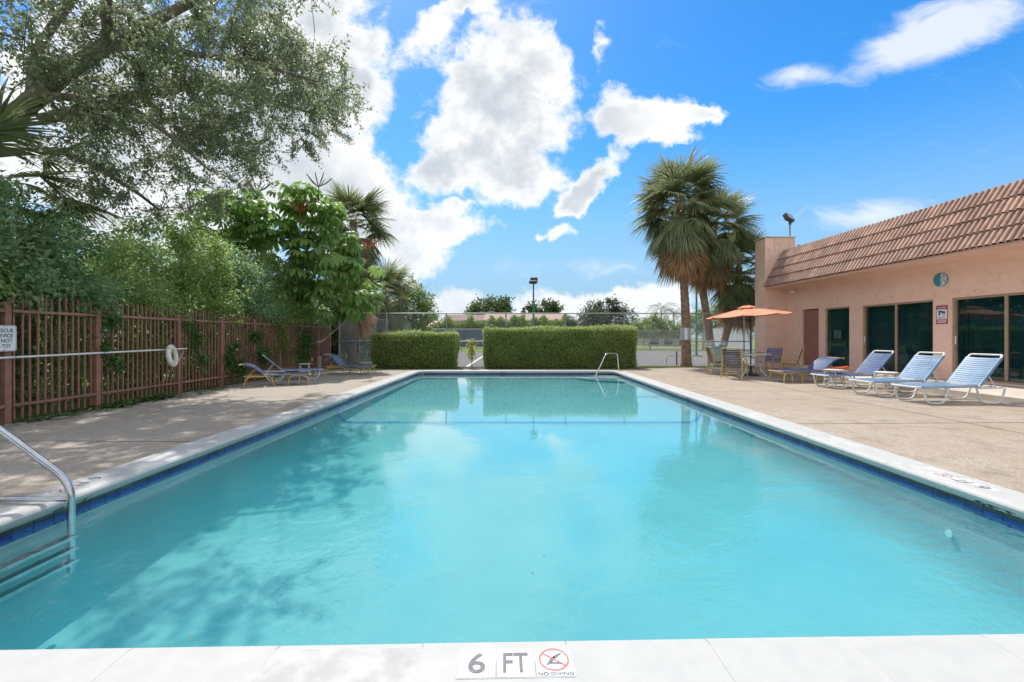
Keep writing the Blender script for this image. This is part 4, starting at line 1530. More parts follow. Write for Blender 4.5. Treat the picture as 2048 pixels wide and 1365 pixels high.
MB().lathe([(.012, ZT + .06), (.018, ZT + .09), (.008, ZT + .13)], n=10).build('finial', MATS['dark_metal'], t, smooth=True)
for g in range(NS):
    a = 2 * math.pi * g / NS
    pts = []
    for i in range(6):
        p = canopy_pt(a + 1e-4, .06 + .94 * i / 5) - Vector((0, 0, .012))
        pts.append(tilt @ Matrix.Rotation(ang0, 4, 'Z') @ p)
    MB().tube(pts, .006, 5).build('rib', MATS['dark_metal'], t)
    MB().tube([tilt @ Matrix.Rotation(ang0, 4, 'Z') @ (canopy_pt(a + 1e-4, .52) - Vector((0, 0, .016))), Vector((0, 0, 1.74))], .005, 5).build('strut', MATS['dark_metal'], t)
MB().lathe([(.035, 1.72), (.035, 1.78)], n=10).build('runner', MATS['dark_metal'], t)


def patio_chair(label, loc, rotz, strap='strap_dark'):
    t = thing('patio_chair', label, 'chair', loc, rotz, 'strap chairs around the patio table')
    F, S = MATS['yellow_metal'], MATS[strap]
    W = .26; r = .0145
    # faces +x
    for s in (-1, 1):
        y = s * W
        MB().tube(rounded([(.26, y + s * .03, .015), (.20, y + s * .025, .60), (-.20, y + s * .02, .62), (-.36, y + s * .03, .015)], .11, 6), r, 9).build('leg_loop', F, t, smooth=True)
    MB().tube(rounded([(.24, -W, .42), (-.20, -W, .38), (-.36, -W, .93), (-.36, W, .93), (-.20, W, .38), (.24, W, .42)], .09, 6), r, 9).build('seat_back_frame', F, t, smooth=True)
    MB().tube([(.24, -W, .42), (.24, W, .42)], r, 8).build('front_bar', F, t, smooth=True)
    MB().tube(rounded([(-.345, -W - .03, .05), (-.345, -W + .03, .17), (-.345, W - .03, .17), (-.345, W + .03, .05)], .06, 5), r * .8, 8).build('rear_stretcher', F, t, smooth=True)
    MB().tube([(.235, -W - .02, .20), (.235, W + .02, .20)], r * .8, 8).build('front_stretcher', F, t, smooth=True)
    def strap(c, al, nr):
        b = MB(); vs = []
        for y in np.linspace(-W - .014, W + .014, 7):
            sag = -.014 * (1 - (y / W) ** 2) + r + .003
            for (dx_, dn) in ((-.021, 0), (.021, 0), (.021, -.004), (-.021, -.004)):
                vs.append(Vector(c) + al * dx_ + nr * (sag + dn) + Vector((0, y, 0)))
        fs = [(i * 4 + j, i * 4 + (j + 1) % 4, (i + 1) * 4 + (j + 1) % 4, (i + 1) * 4 + j) for i in range(6) for j in range(4)] + [(0, 1, 2, 3), (24, 25, 26, 27)]
        b.add(vs, fs).build('strap', S, t)
    for k in range(8):
        x = .20 - k * .052
        strap((x, 0, .38 + (x + .20) / .44 * .04), Vector((1, 0, .09)).normalized(), Vector((-.09, 0, 1)).normalized())
    al = Vector((-.16, 0, .55)).normalized(); nr = Vector((.55, 0, .16)).normalized()
    for k in range(9):
        p = Vector((-.20, 0, .38)) + al * (.06 + k * .054)
        strap(p, al, nr)
    return t


patio_chair('dark strap patio chair with its back to the pool', (6.70, 12.95, 0), R(48))
patio_chair('dark strap patio chair half hidden at the left of the table', (6.95, 14.45, 0), R(-8))
patio_chair('dark strap patio chair right of the table near the lounger', (8.62, 13.35, 0), R(150))
patio_chair('navy strap patio chair behind the table against the pink end wall', (8.75, 14.65, 0), R(205), 'strap_navy')

# ------------------------------------------------------------------ chain-link fences, court furniture
def chain_mesh(name, A, B, z0, z1, parent, pitch=.085, r=.0022, m='mesh_wire'):
    """woven wire as two crossing families of thin wires"""
    A, B = Vector(A), Vector(B)
    d = (B - A); L = d.length; d.normalize()
    H = z1 - z0
    nrm = Vector((-d.y, d.x, 0))
    P, Q = [], []
    for s in (1, -1):
        k = -int(H / pitch) - 1
        while k * pitch < L + H:
            a0, a1 = k * pitch, k * pitch + H            # the wire climbs H while it runs H
            t0, t1 = 0.0, 1.0
            lo, hi = (a0, a1)
            if hi > 0 and lo < L:
                t0 = max(0, (0 - lo) / H); t1 = min(1, (L - lo) / H)
                if t1 - t0 > .01:
                    za, zb = (z0 + t0 * H, z0 + t1 * H) if s > 0 else (z1 - t0 * H, z1 - t1 * H)
                    P.append(A + d * (lo + t0 * H) + Vector((0, 0, za)) + nrm * .002 * s)
                    Q.append(A + d * (lo + t1 * H) + Vector((0, 0, zb)) + nrm * .002 * s)
            k += 1
    P = np.array([tuple(p) for p in P]); Q = np.array([tuple(p) for p in Q])
    n = len(P)
    D = Q - P; D /= np.linalg.norm(D, axis=1, keepdims=True)
    N1 = np.tile(np.array(tuple(nrm)), (n, 1)); N2 = np.cross(D, N1)
    V = np.empty((n, 6, 3))
    for k, a in enumerate((90, 210, 330)):
        off = (N1 * math.cos(R(a)) + N2 * math.sin(R(a))) * r
        V[:, k] = P + off; V[:, 3 + k] = Q + off
    bidx = np.arange(n)[:, None] * 6
    T = []
    for k in range(3):
        j = (k + 1) % 3
        T += [[k, j, 3 + j], [k, 3 + j, 3 + k]]
    F = (bidx[:, :, None] + np.array(T)[None]).reshape(-1, 3)
    return place(name, tri_mesh(name, V.reshape(-1, 3), F, MATS[m]), parent, True, 'stuff')


def chain_fence(label, A, B, h, step, posts=None, rails=(1.0,), screen=None, pitch=.085, r=.0022, pole='galv', name='chain_link_fence', pr=.03):
    A, B = Vector((*A, 0)), Vector((*B, 0))
    t = thing(name, label, 'fence', A)
    L = (B - A).length; d = (B - A).normalized()
    ps = posts if posts is not None else [k * step for k in range(int(L / step) + 1)]
    pm = MB().tube([(0, 0, -.05), (0, 0, h)], pr, 8).mesh('post', MATS[pole], True)
    for s in ps:
        o = place('post', pm, t); o.location = d * s
    for f in rails:
        MB().tube([d * 0 + Vector((0, 0, h * f)), d * L + Vector((0, 0, h * f))], pr * .75, 8).build('rail', MATS[pole], t, smooth=True)
    chain_mesh('wire_mesh', A, B, .03, h - .01, t, pitch, r)
    if screen:
        n_ = Vector((-d.y, d.x, 0)) * .05
        z0, z1, m = screen
        b = MB(); vs = []
        k = 40
        for i in range(k + 1):
            p = d * (L * i / k) + n_ * (1 + .4 * math.sin(i * 1.7))
            vs += [p + Vector((0, 0, z0)), p + Vector((0, 0, z1 + .02 * math.sin(i * 2.1)))]
        b.add(vs, [(2 * i, 2 * i + 2, 2 * i + 3, 2 * i + 1) for i in range(k)])
        b.build('windscreen', MATS[m], t)
    return t


FY = 18.55
px_posts = [at(x, 640, FY).x + 7.45 for x in (665, 773, 893, 1012, 1131, 1249, 1368, 1488)]
chain_fence('tall grey chain-link fence running behind the clipped hedges', (-7.45, FY), (10.2, FY), 2.28, 2.55, posts=[.0] + px_posts[1:], rails=(1.0, .47), pitch=.10, r=.0026)
chain_fence('side chain-link fence going back from the picket fence end', (-7.5, FY + .1), (-7.7, 33.0), 2.28, 2.6, rails=(1.0, .47), pitch=.10, r=.0042)
chain_fence('far chain-link fence with blue windscreen across the court', (-7.7, 40.0), (7.0, 40.0), 2.0, 3.0, rails=(1.0, .55, .35), pitch=.16, r=.005, screen=(.35, 1.9, 'windscreen'))
chain_fence('low chain-link fence across the court seen right of the hedge', (7.2, 41.0), (22, 41.0), 1.9, 3.0, rails=(1.0, .55, .3), pitch=.16, r=.005)
chain_fence('pale screened chain-link fence at the right of the court', (14.5, 26.0), (19.5, 44.0), 2.05, 3.0, rails=(1.0, .4), pitch=.14, r=.004, screen=(.5, 2.0, 'pale_screen'))


def court_light(label, x, ytop, Y, heads=2, mat_='green_pole', s=1.0):
    P = at(x, ytop, Y)
    t = thing('court_light', label, 'court light', (P.x, Y, 0), 0, 'tennis court lights')
    MB().tube([(0, 0, 0), (0, 0, P.z * .55), (0, 0, P.z - .25)], [.075 * s, .065 * s, .05 * s], 10).build('pole', MATS[mat_], t, smooth=True)
    MB().tube([(-.34 * s, 0, P.z - .30), (.34 * s, 0, P.z - .30)], .03 * s, 8).build('cross_arm', MATS[mat_], t)
    for k in range(heads):
        o = MB().box((0, 0, 0), (.52 * s, .30 * s, .20 * s), bev=.03).build('lamp_housing', MATS['dark_metal'], t)
        o.location = (.04 * (k * 2 - 1), -.18 + .36 * k, P.z - .10 - .22 * (1 - k)); o.rotation_euler = (R(22 - 44 * k), 0, 0)
        MB().box((0, 0, -.103 * s), (.46 * s, .24 * s, .01)).build('lens', MATS['flood_glass'], o)
    return t


court_light('tall dark court light standing behind the long hedge', 1067, 556, 30.0)
court_light('smaller distant court light in front of the tiled roofs', 1049, 613, 62.0, 1, s=1.1)
court_light('distant court light half hidden in the grey green tree', 1231, 613, 60.0, 1, s=1.1)
court_light('green court light pole rising behind the palm crowns', 1393, 470, 30.0)

# pipe rail by the palms
P = gp(1362, 731)
t = thing('pipe_rail', 'low white pipe rail with dark post behind the palm trunk', 'rail', P)
a, c = at(1330, 727, P.y + 1.0) - P, at(1400, 713, P.y + 1.0) - P
MB().tube(rounded([(-.80, 0, .02), (-.66, 0, .06), (-.62, 0, .42), (.90, 0, .42), (.94, 0, .34)], .05, 3), .022, 8).build('pipe', MATS['galv'], t, smooth=True)
MB().tube([(-.18, .03, 0), (-.18, .03, .62)], .035, 8).build('post', MATS['dark_metal'], t, smooth=True)
# utility cabinet
P = gp(1439, 735)
t = thing('utility_cabinet', 'pale green utility cabinet between the palm trunks', 'cabinet', (P.x, 18.15, 0))
MB().box((0, 0, .43), (.44, .40, .82), bev=.02).build('body', MATS['cabinet'], t)
MB().box((0, -.006, .855), (.48, .45, .035), bev=.01).build('lid', MATS['cabinet'], t)
MB().box((0, -.204, .42), (.36, .008, .66), bev=.003).build('door', MATS['cabinet'], t)
MB().box((.13, -.212, .45), (.03, .02, .08), bev=.004).build('latch', MATS['galv'], t)

# ------------------------------------------------------------------ far houses
def house(label, x0, x1, ytop, yeave, Y, wall, roof, depth=9.0, windows=3, awning=False, ridge=.25):
    A, B = at(x0, yeave, Y), at(x1, yeave, Y)
    zt = at(x0, ytop, Y).z
    t = thing('house', label, 'house', ((A.x + B.x) / 2, Y, 0))
    W = B.x - A.x; ze = A.z
    MB().box((0, depth / 2, ze / 2), (W - .8, depth, ze)).build('wall', MATS[wall], t)
    b = MB()
    hx, dy = W / 2, depth / 2 + .5
    rx = hx * (1 - ridge)
    vs = [(-hx, -.5, ze), (hx, -.5, ze), (hx, depth + .5, ze), (-hx, depth + .5, ze), (-rx, dy * .6, zt), (rx, dy * .6, zt), (rx, depth * .6, zt), (-rx, depth * .6, zt)]
    b.add(vs, [(0, 1, 5, 4), (1, 2, 6, 5), (2, 3, 7, 6), (3, 0, 4, 7), (4, 5, 6, 7), (3, 2, 1, 0)])
    rf = b.build('roof', MATS[roof], t)
    MB().box((0, -.52, ze - .12), (W, .06, .22)).build('fascia', MATS['house_wall'], rf)
    for k in range(windows):
        x = -W / 2 + W * (k + .6) / (windows + .2)
        o = MB().box((x, -.03, ze - 1.35), (1.6, .08, 1.2)).build('window', MATS['house_wall'], t)
        MB().box((x, -.08, ze - 1.35), (1.42, .03, 1.04)).build('pane', MATS['pane_dark'], o)
    if awning:
        b = MB()
        b.add([(-W * .42, 0, ze - .5), (-W * .02, 0, ze - .5), (-W * .02, -1.6, ze - 1.0), (-W * .42, -1.6, ze - 1.0), (-W * .42, 0, ze - .56), (-W * .02, 0, ze - .56), (-W * .02, -1.6, ze - 1.06), (-W * .42, -1.6, ze - 1.06)],
              [(0, 1, 2, 3), (7, 6, 5, 4), (0, 4, 5, 1), (2, 6, 7, 3), (1, 5, 6, 2), (3, 7, 4, 0)]).build('awning', MATS['paper'], t)
    return t


house('far house with pinkish red tiled roof and pale awning above the hedge', 966, 1132, 624, 640, 72.0, 'house_wall_tan', 'house_roof', 10, 4, True, .04)
house('far house with dull brown roof left of the red roofed one', 884, 972, 628, 641, 80.0, 'house_wall', 'house_roof_brown', 10, 2, False, .04)
house('far low house with tan gable between hedge and tree at left', 850, 896, 641, 655, 70.0, 'house_wall_tan', 'house_wall_tan', 8, 1, False, .5)
house('far pale house seen between the palm trunks and hedge', 1290, 1385, 655, 667, 66.0, 'house_wall_tan', 'house_roof_brown', 10, 3, False, .2)

# ------------------------------------------------------------------ vegetation
def ell_points(c, r, n, shell=.55, up=None):
    """points through an ellipsoid, denser towards its surface; returns points and outward directions"""
    d = rnd_dirs(n)
    rad = rng.uniform(shell ** 3, 1, n) ** (1 / 3)
    P = np.array(c) + d * rad[:, None] * np.array(r)
    return P, d


def clumpy(c, r, nclump, per, spread, shell=.5):
    C, dC = ell_points(c, r, nclump, shell)
    P = np.repeat(C, per, 0) + rng.normal(size=(nclump * per, 3)) * spread
    D = np.repeat(dC, per, 0)
    return P, D, C


def far_tree(label, x, ybase_Y, parts, leaf, n, L, trunk='bark', name='tree', th=.6, group=None):
    """parts: list of (px, py, rx_px, ry_px) ellipses at the distance Y"""
    Y = ybase_Y
    base = at(x, CYP, Y); base.z = 0
    t = thing(name, label, 'tree', base, 0, group)
    Ps, Ds, Cs = [], [], []
    tot = sum(p[2] * p[3] for p in parts)
    for (px, py, rx, ry) in parts:
        c = at(px, py, Y)
        k = max(6, int(n * (rx * ry) / tot / 40))
        P, D, C = clumpy((c.x, c.y, c.z), (rx / FPX * Y, max(rx, ry) / FPX * Y * .8, ry / FPX * Y), k, 40, max(rx, ry) / FPX * Y * .12, .45)
        Ps.append(P); Ds.append(D); Cs.append(C)
    P = np.concatenate(Ps); D = np.concatenate(Ds); C = np.concatenate(Cs)
    leaves_at('crown', P, L, MATS[leaf], t, D, W=.6)
    top = at(parts[0][0], parts[0][1], Y)
    r0 = max(.08, top.z * .025)
    MB().tube([base, base.lerp(top, .5) + Vector((.1, 0, 0)), top], [r0, r0 * .75, r0 * .3], 8).build('trunk', MATS[trunk], t, smooth=True, world=True)
    for k in range(min(7, len(C))):
        q = Vector(C[k * len(C) // 7])
        s = base.lerp(top, random.uniform(.45, .8))
        MB().tube([s, s.lerp(q, .5) + Vector((0, 0, .1)), q], [r0 * .4, r0 * .25, r0 * .1], 6).build('limb', MATS[trunk], t, smooth=True, world=True)
    return t


far_tree('rounded dark green tree rising behind the far brown roof', 985, 95, [(985, 617, 42, 20), (955, 622, 30, 10), (1005, 615, 20, 16)], 'leaf_far', 4000, .55)
far_tree('flat topped tree behind the ridge of the far red roof', 1090, 95, [(1090, 618, 34, 12), (1060, 622, 14, 8), (1108, 620, 14, 10)], 'leaf_far', 2600, .55)
far_tree('large grey green tree beyond the long hedge', 1205, 50, [(1210, 635, 48, 34), (1180, 645, 40, 22), (1235, 640, 34, 28), (1215, 615, 26, 18), (1158, 650, 26, 16)], 'leaf_far_grey', 9000, .26)
far_tree('bushy bright green tree right of the grey green one', 1300, 46, [(1300, 658, 36, 18), (1335, 660, 30, 20), (1275, 662, 22, 12), (1310, 640, 20, 12)], 'leaf_bright', 5000, .22)
far_tree('dense bright green tree behind the green court pole', 1405, 44, [(1410, 645, 40, 24), (1445, 640, 40, 30), (1480, 650, 34, 26), (1500, 640, 26, 30)], 'leaf_bright', 9000, .22)
far_tree('small dark tree far left of the tan gable', 850, 85, [(872, 648, 28, 12), (850, 650, 20, 10)], 'leaf_far', 1500, .5)
# the loose bright hedge row below the far houses
for i, (x0, x1, yt, lab) in enumerate(((868, 930, 648, 'loose bright shrub row left of the hedge gap'), (925, 1000, 646, 'loose bright shrub row above the hedge gap'), (995, 1070, 641, 'loose bright shrub row below the pale awning'), (1065, 1150, 643, 'loose bright shrub row at the right end of the red roof'))):
    Y = 50.0
    A, B = at(x0, yt, Y), at(x1, yt, Y)
    t = thing('shrub_row', lab, 'shrub', ((A.x + B.x) / 2, Y, 0), 0, 'shrubs below the far houses')
    n = 2600
    P = np.column_stack([rng.uniform(A.x, B.x, n), rng.uniform(Y - .8, Y + .8, n), np.zeros(n)])
    hh = A.z + .35 * np.sin(P[:, 0] * 2.3) + .25 * np.sin(P[:, 0] * 5.1 + 1)
    P[:, 2] = hh * np.sqrt(rng.uniform(.05, 1.05, n))
    D = rnd_dirs(n); D[:, 2] = np.abs(D[:, 2]) + .6
    leaves_at('foliage', P, .34, MATS['leaf_bright'], t, D, W=.45, droop=0)
    for k in range(4):
        x = A.x + (B.x - A.x) * (k + .5) / 4
        MB().tube([(x, Y, 0), (x + .1, Y, A.z * .6)], [.05, .02], 5).build('stem', MATS['bark'], t, world=True)


def wires(P, Q, r0, r1):
    """thin three-sided sticks from P to Q"""
    n = len(P)
    D = Q - P; D = D / (np.linalg.norm(D, axis=1, keepdims=True) + 1e-9)
    ref = np.where(np.abs(D[:, 2:3]) > .9, np.array([[1., 0, 0]]), np.array([[0, 0, 1.]]))
    N1 = np.cross(D, ref); N1 /= (np.linalg.norm(N1, axis=1, keepdims=True) + 1e-9)
    N2 = np.cross(D, N1)
    V = np.empty((n, 6, 3))
    for k, a in enumerate((90, 210, 330)):
        off = N1 * math.cos(R(a)) + N2 * math.sin(R(a))
        V[:, k] = P + off * r0; V[:, 3 + k] = Q + off * r1
    T = []
    for k in range(3):
        j = (k + 1) % 3
        T += [[k, j, 3 + j], [k, 3 + j, 3 + k]]
    F = (np.arange(n)[:, None, None] * 6 + np.array(T)[None]).reshape(-1, 3)
    return V.reshape(-1, 3), F


# ---- clipped hedges
def hedge(label, x0, x1, ytl, ytr, Y0, depth, n, Lf=.062):
    A, B = at(x0, ytl, Y0), at(x1, ytr, Y0)
    za, zb = A.z, B.z
    t = thing('clipped_hedge', label, 'hedge', ((A.x + B.x) / 2, Y0 + depth / 2, 0), 0, 'clipped hedges at the far end of the pool')
    W = B.x - A.x
    ztop = lambda x: za + (zb - za) * (x - A.x) / W
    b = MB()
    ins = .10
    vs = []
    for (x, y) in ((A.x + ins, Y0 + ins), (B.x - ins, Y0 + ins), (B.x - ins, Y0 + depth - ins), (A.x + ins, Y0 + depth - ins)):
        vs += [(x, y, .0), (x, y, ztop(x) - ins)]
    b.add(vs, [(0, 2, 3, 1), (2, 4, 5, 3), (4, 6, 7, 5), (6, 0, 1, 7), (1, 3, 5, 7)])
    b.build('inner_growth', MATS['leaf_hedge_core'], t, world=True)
    area = [W * za, W * depth, depth * za, depth * zb, W * za * .5]
    cnt = [int(n * a / sum(area)) for a in area]
    Ps, Ds = [], []
    def bulge(k):
        return rng.normal(0, .022, k)
    k = cnt[0]; x = rng.uniform(A.x, B.x, k); z = rng.uniform(.02, 1, k) * np.array([ztop(q) for q in x])
    y = Y0 + .07 * np.sin(x * 3.1) * np.sin(z * 4 + x) + bulge(k) + .04 - .05 * (z / za)
    Ps.append(np.column_stack([x, y, z])); Ds.append(np.tile([0, -1., .3], (k, 1)))
    k = cnt[1]; x = rng.uniform(A.x, B.x, k); y = rng.uniform(Y0, Y0 + depth, k)
    z = np.array([ztop(q) for q in x]) + .035 * np.sin(x * 2.3 + y) + bulge(k) + np.where(rng.random(k) < .07, rng.uniform(0, .10, k), 0)
    Ps.append(np.column_stack([x, y, z])); Ds.append(np.tile([0, 0, 1.], (k, 1)))
    for q, (xe, s) in enumerate(((A.x, -1), (B.x, 1))):
        k = cnt[2 + q]; y = rng.uniform(Y0, Y0 + depth, k); z = rng.uniform(.02, 1, k) * ztop(xe)
        x = xe + bulge(k) + .035 * np.sin(z * 5 + y * 3) - s * .06 * (1 - z / za) 
        Ps.append(np.column_stack([x, y, z])); Ds.append(np.tile([s * 1., 0, .3], (k, 1)))
    k = cnt[4]; x = rng.uniform(A.x, B.x, k); z = rng.uniform(.05, 1, k) * za
    Ps.append(np.column_stack([x, Y0 + depth + bulge(k), z])); Ds.append(np.tile([0, 1., .3], (k, 1)))
    P, D = np.concatenate(Ps), np.concatenate(Ds)
    leaves_at('foliage', P, Lf, MATS['leaf_hedge'], t, D, W=.58, droop=0)
    return t


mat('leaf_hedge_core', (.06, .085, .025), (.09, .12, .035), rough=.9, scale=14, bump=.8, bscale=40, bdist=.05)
hedge('shorter clipped hedge left of the gap', 742, 911, 669, 667, 17.15, .85, 26000)
hedge('long clipped hedge right of the gap', 968, 1273, 660, 656, 17.15, .95, 52000)


# ---- fan palms
def fan_frond(elev, pet, fan, nleaf, grav, seed, m, spread=105, name='frond'):
    r_ = np.random.default_rng(seed)
    V, F = [], []
    def strip(pts, wid, side):
        b0 = len(V)
        for p, w_, s_ in zip(pts, wid, side):
            V.append(p - s_ * w_ / 2); V.append(p + s_ * w_ / 2)
        for i in range(len(pts) - 1):
            a = b0 + 2 * i
            F.append((a, a + 1, a + 3)); F.append((a, a + 3, a + 2))
    f = np.array([math.cos(R(elev)), 0, math.sin(R(elev))]); p = np.zeros(3)
    pts = [p.copy()]
    for i in range(5):
        f = f + np.array([0, 0, -grav * .10]); f /= np.linalg.norm(f)
        p = p + f * pet / 5; pts.append(p.copy())
    strip(pts, [.05, .035, .03, .028, .026, .02], [np.array([0, 1., 0])] * 6)
    s = np.array([0, 1., 0]); nrm = np.cross(f, s)
    if nrm[2] < 0 and abs(elev) < 80:
        nrm = -nrm
    for k in range(nleaf):
        a = R(-spread + 2 * spread * (k + .5) / nleaf) + r_.normal(0, .03)
        Lk = fan * (.70 + .30 * math.cos(a * .8)) * r_.uniform(.85, 1.08)
        d = f * math.cos(a) + s * math.sin(a) - nrm * (.10 + .22 * abs(math.sin(a))) + nrm * .15 * math.cos(a)
        d /= np.linalg.norm(d)
        q = p + f * .04
        pp, ss = [q.copy()], []
        dd = d.copy()
        for i in range(5):
            u_ = (i + 1) / 5
            dd = dd + np.array([0, 0, -1.]) * grav * .24 * (u_ ** 1.8) * r_.uniform(.6, 1.4); dd /= np.linalg.norm(dd)
            q = q + dd * Lk / 5; pp.append(q.copy())
        sd_ = np.cross(d, nrm + r_.normal(0, .35, 3)); sd_ /= np.linalg.norm(sd_)
        wv = np.array([.012, .042, .043, .035, .021, .003]) * (fan / 1.1)
        strip(pp, wv, [sd_] * 6)
    return tri_mesh(name, np.array(V), np.array(F), MATS[m])


FR_ = {}
for (cls, elevs, g, m) in (('up', (78, 62, 50), .9, 'frond_green'), ('mid', (40, 24, 8), 1.05, 'frond_green'), ('low', (-8, -22, -34), 1.6, 'frond_green'), ('hang', (-48, -58, -66), 1.2, 'frond_mix'), ('dead', (-60, -70, -78), 1.4, 'frond_dead'),
                           ('dup', (70, 52, 40), .7, 'frond_dark'), ('dmid', (34, 16, 0), .9, 'frond_dark'), ('dlow', (-20, -32, -45), 1.2, 'frond_dark')):
    FR_[cls] = [fan_frond(e, .95, 1.25, 44, g, 100 + i + len(cls) * 5, m, 108 if cls != 'dead' else 80) for i, e in enumerate(elevs)]


def palm(label, trunk_pts, r0, r1, scale, counts, skirt=1.6, bands=None, trunk_mat='trunk_palm', seed=1, group=None, boots=True):
    rr = random.Random(seed)
    base = Vector(trunk_pts[0])
    t = thing('fan_palm', label, 'palm', base, 0, group)
    pts = []
    ctl = [Vector(p) for p in trunk_pts]
    for i in range(len(ctl) - 1):
        for k in range(10):
            pts.append(ctl[i].lerp(ctl[i + 1], k / 10))
    pts.append(ctl[-1])
    # smooth the bends, then ring the trunk with old leaf scars
    for _ in range(3):
        pts = [pts[0]] + [(pts[i - 1] + pts[i] * 2 + pts[i + 1]) / 4 for i in range(1, len(pts) - 1)] + [pts[-1]]
    fine = []
    for i in range(len(pts) - 1):
        for k in range(3):
            fine.append(pts[i].lerp(pts[i + 1], k / 3))
    fine.append(pts[-1])
    n = len(fine)
    rad = []
    for i in range(n):
        u_ = i / (n - 1)
        q = r0 + (r1 - r0) * min(1, u_ * 2.2) + (.05 * math.exp(-u_ * 22))
        rad.append(q * (1 + .045 * ((i % 3) - 1) + rr.uniform(-.02, .02)))
    MB().tube(fine, rad, 14).build('trunk', MATS[trunk_mat], t, smooth=True, world=True)
    top = ctl[-1]; ax = (ctl[-1] - ctl[-2]).normalized()
    g = 2.399963
    i = 0
    for cls, cnt, z0, z1 in counts:
        for k in range(cnt):
            me = FR_[cls][rr.randrange(3)]
            o = place('dead_frond' if cls == 'dead' else 'frond', me, t, True)
            u_ = (k + .5) / cnt
            h = z0 + (z1 - z0) * u_
            q = top + ax * h
            az = i * g + rr.uniform(-.25, .25)
            s = scale * rr.uniform(.84, 1.12)
            q = q + Vector((math.cos(az), math.sin(az), 0)) * r1 * .6
            o.matrix_basis = Matrix.Translation(q) @ Matrix.Rotation(az, 4, 'Z') @ Matrix.Rotation(rr.uniform(-.22, .22), 4, 'X') @ Matrix.Rotation(rr.uniform(-.14, .14), 4, 'Y') @ Matrix.Scale(s, 4)
            i += 1
    if bands:
        (u0, u1) = bands
        a, c = int(u0 * (n - 1)), max(int(u1 * (n - 1)), int(u0 * (n - 1)) + 2)
        MB().tube(fine[a:c + 1], [x * 1.0 + .012 for x in [max(rad[a:c + 1])] * (c - a + 1)], 18).build('metal_band', MATS['metal_band'], t, smooth=True, world=True)
    return t


GP = 'fan palms with brown skirts beside the clubhouse'
palm('tallest fan palm with full brown skirt and straight trunk', [(7.50, 18.5, -.05), (7.48, 18.55, 2.5), (7.35, 18.6, 5.0), (7.22, 18.6, 7.2)], .205, .165, 1.0,
     [('up', 26, .1, -.10), ('mid', 42, .0, -.50), ('low', 44, -.25, -1.0), ('hang', 44, -.5, -1.3), ('dead', 70, -.6, -1.55)], bands=(.165, .225), seed=3, group=GP)
b0 = Vector((9.12, 19.5, -.05))
palm('leaning fan palm with brown skirt in the middle of the three', [b0, (8.95, 19.5, 1.3), (8.62, 19.5, 3.6), (9.25, 19.6, 6.4)], .20, .16, .92,
     [('up', 18, .1, -.05), ('mid', 28, .0, -.35), ('low', 30, -.25, -.85), ('hang', 30, -.5, -1.1), ('dead', 44, -.6, -1.4)], bands=(.235, .29), seed=5, group=GP)
palm('low dark fan palm leaning against the pink end wall', [(9.45, 19.7, -.05), (9.75, 19.7, 1.2), (10.35, 19.8, 3.0), (10.45, 19.8, 4.5)], .19, .15, .86,
     [('dup', 16, .1, -.05), ('dmid', 24, .0, -.3), ('dlow', 24, -.25, -.8), ('hang', 24, -.5, -1.1), ('dead', 26, -.8, -1.3)], bands=(.25, .31), seed=8, group=GP)
palm('fan palm with long dead skirt behind the umbrella tree', [(-8.0, 21.5, 0), (-7.9, 21.5, 3), (-7.95, 21.5, 7.1)], .22, .18, 1.02,
     [('dup', 14, .1, -.05), ('dmid', 24, .0, -.30), ('dlow', 30, -.25, -.9), ('hang', 30, -.8, -2.2), ('dead', 80, -1.6, -4.0)], seed=13)
palm('short pale fan palm left of the clipped hedge', [(-8.3, 27.5, 0), (-8.25, 27.5, 2), (-8.1, 27.5, 4.2)], .2, .17, 1.1,
     [('up', 11, .1, -.05), ('mid', 22, .0, -.30), ('low', 30, -.25, -1.1), ('hang', 26, -.8, -2.2)], seed=17)
palm('drooping fan palm at the far left behind the fence', [(-9.3, 7.6, 0), (-9.25, 7.6, 2), (-9.15, 7.6, 4.0)], .17, .15, .78,
     [('dup', 6, .1, -.05), ('dmid', 12, .0, -.25), ('dlow', 18, -.2, -.7), ('hang', 14, -.5, -1.0)], seed=21)


# distant coconut palms
def feather_mesh(seed, m):
    r_ = np.random.default_rng(seed)
    V, F = [], []
    p = np.zeros(3); f = np.array([.62, 0, .78])
    prev = None
    for i in range(14):
        f = f + np.array([.02, 0, -.16]); f /= np.linalg.norm(f)
        p = p + f * .17
        for s in (-1, 1):
            L = .62 * math.sin(math.pi * (i + 1.2) / 15.5)
            d = np.array([f[0] * .5, s * .8, f[2] * .5 - .55]); d /= np.linalg.norm(d)
            b0 = len(V)
            V += [p - f * .03, p + f * .03, p + d * L]
            F.append((b0, b0 + 1, b0 + 2))
    return tri_mesh('frond', np.array(V), np.array(F), MATS[m])


fm = [feather_mesh(i, 'leaf_far') for i in range(3)]
for (px, pt, lab, sc) in ((1322, 613, 'tall distant coconut palm with dark crown between hedge and fan palms', 1.25), (1347, 622, 'shorter distant coconut palm right of the taller one', 1.15), (1286, 640, 'short distant palm with brownish crown left of the coconut palms', 1.1), (1378, 628, 'distant coconut palm glimpsed beside the straight palm trunk', 1.1)):
    Y = 62.0
    T = at(px, pt + 6, Y)
    t = thing('coconut_palm', lab, 'palm', (T.x, Y, 0), 0, 'distant coconut palms')
    MB().tube([(0, 0, 0), (.15, 0, T.z * .5), (0, 0, T.z)], [.16, .12, .09], 7).build('trunk', MATS['bark_pale'], t, smooth=True)
    for k in range(16):
        o = place('frond', fm[k % 3], t)
        o.matrix_basis = Matrix.Translation((0, 0, T.z)) @ Matrix.Rotation(k * 2.4, 4, 'Z') @ Matrix.Rotation(R(-25 + 70 * ((k * 7) % 16) / 16), 4, 'Y') @ Matrix.Scale(sc, 4)

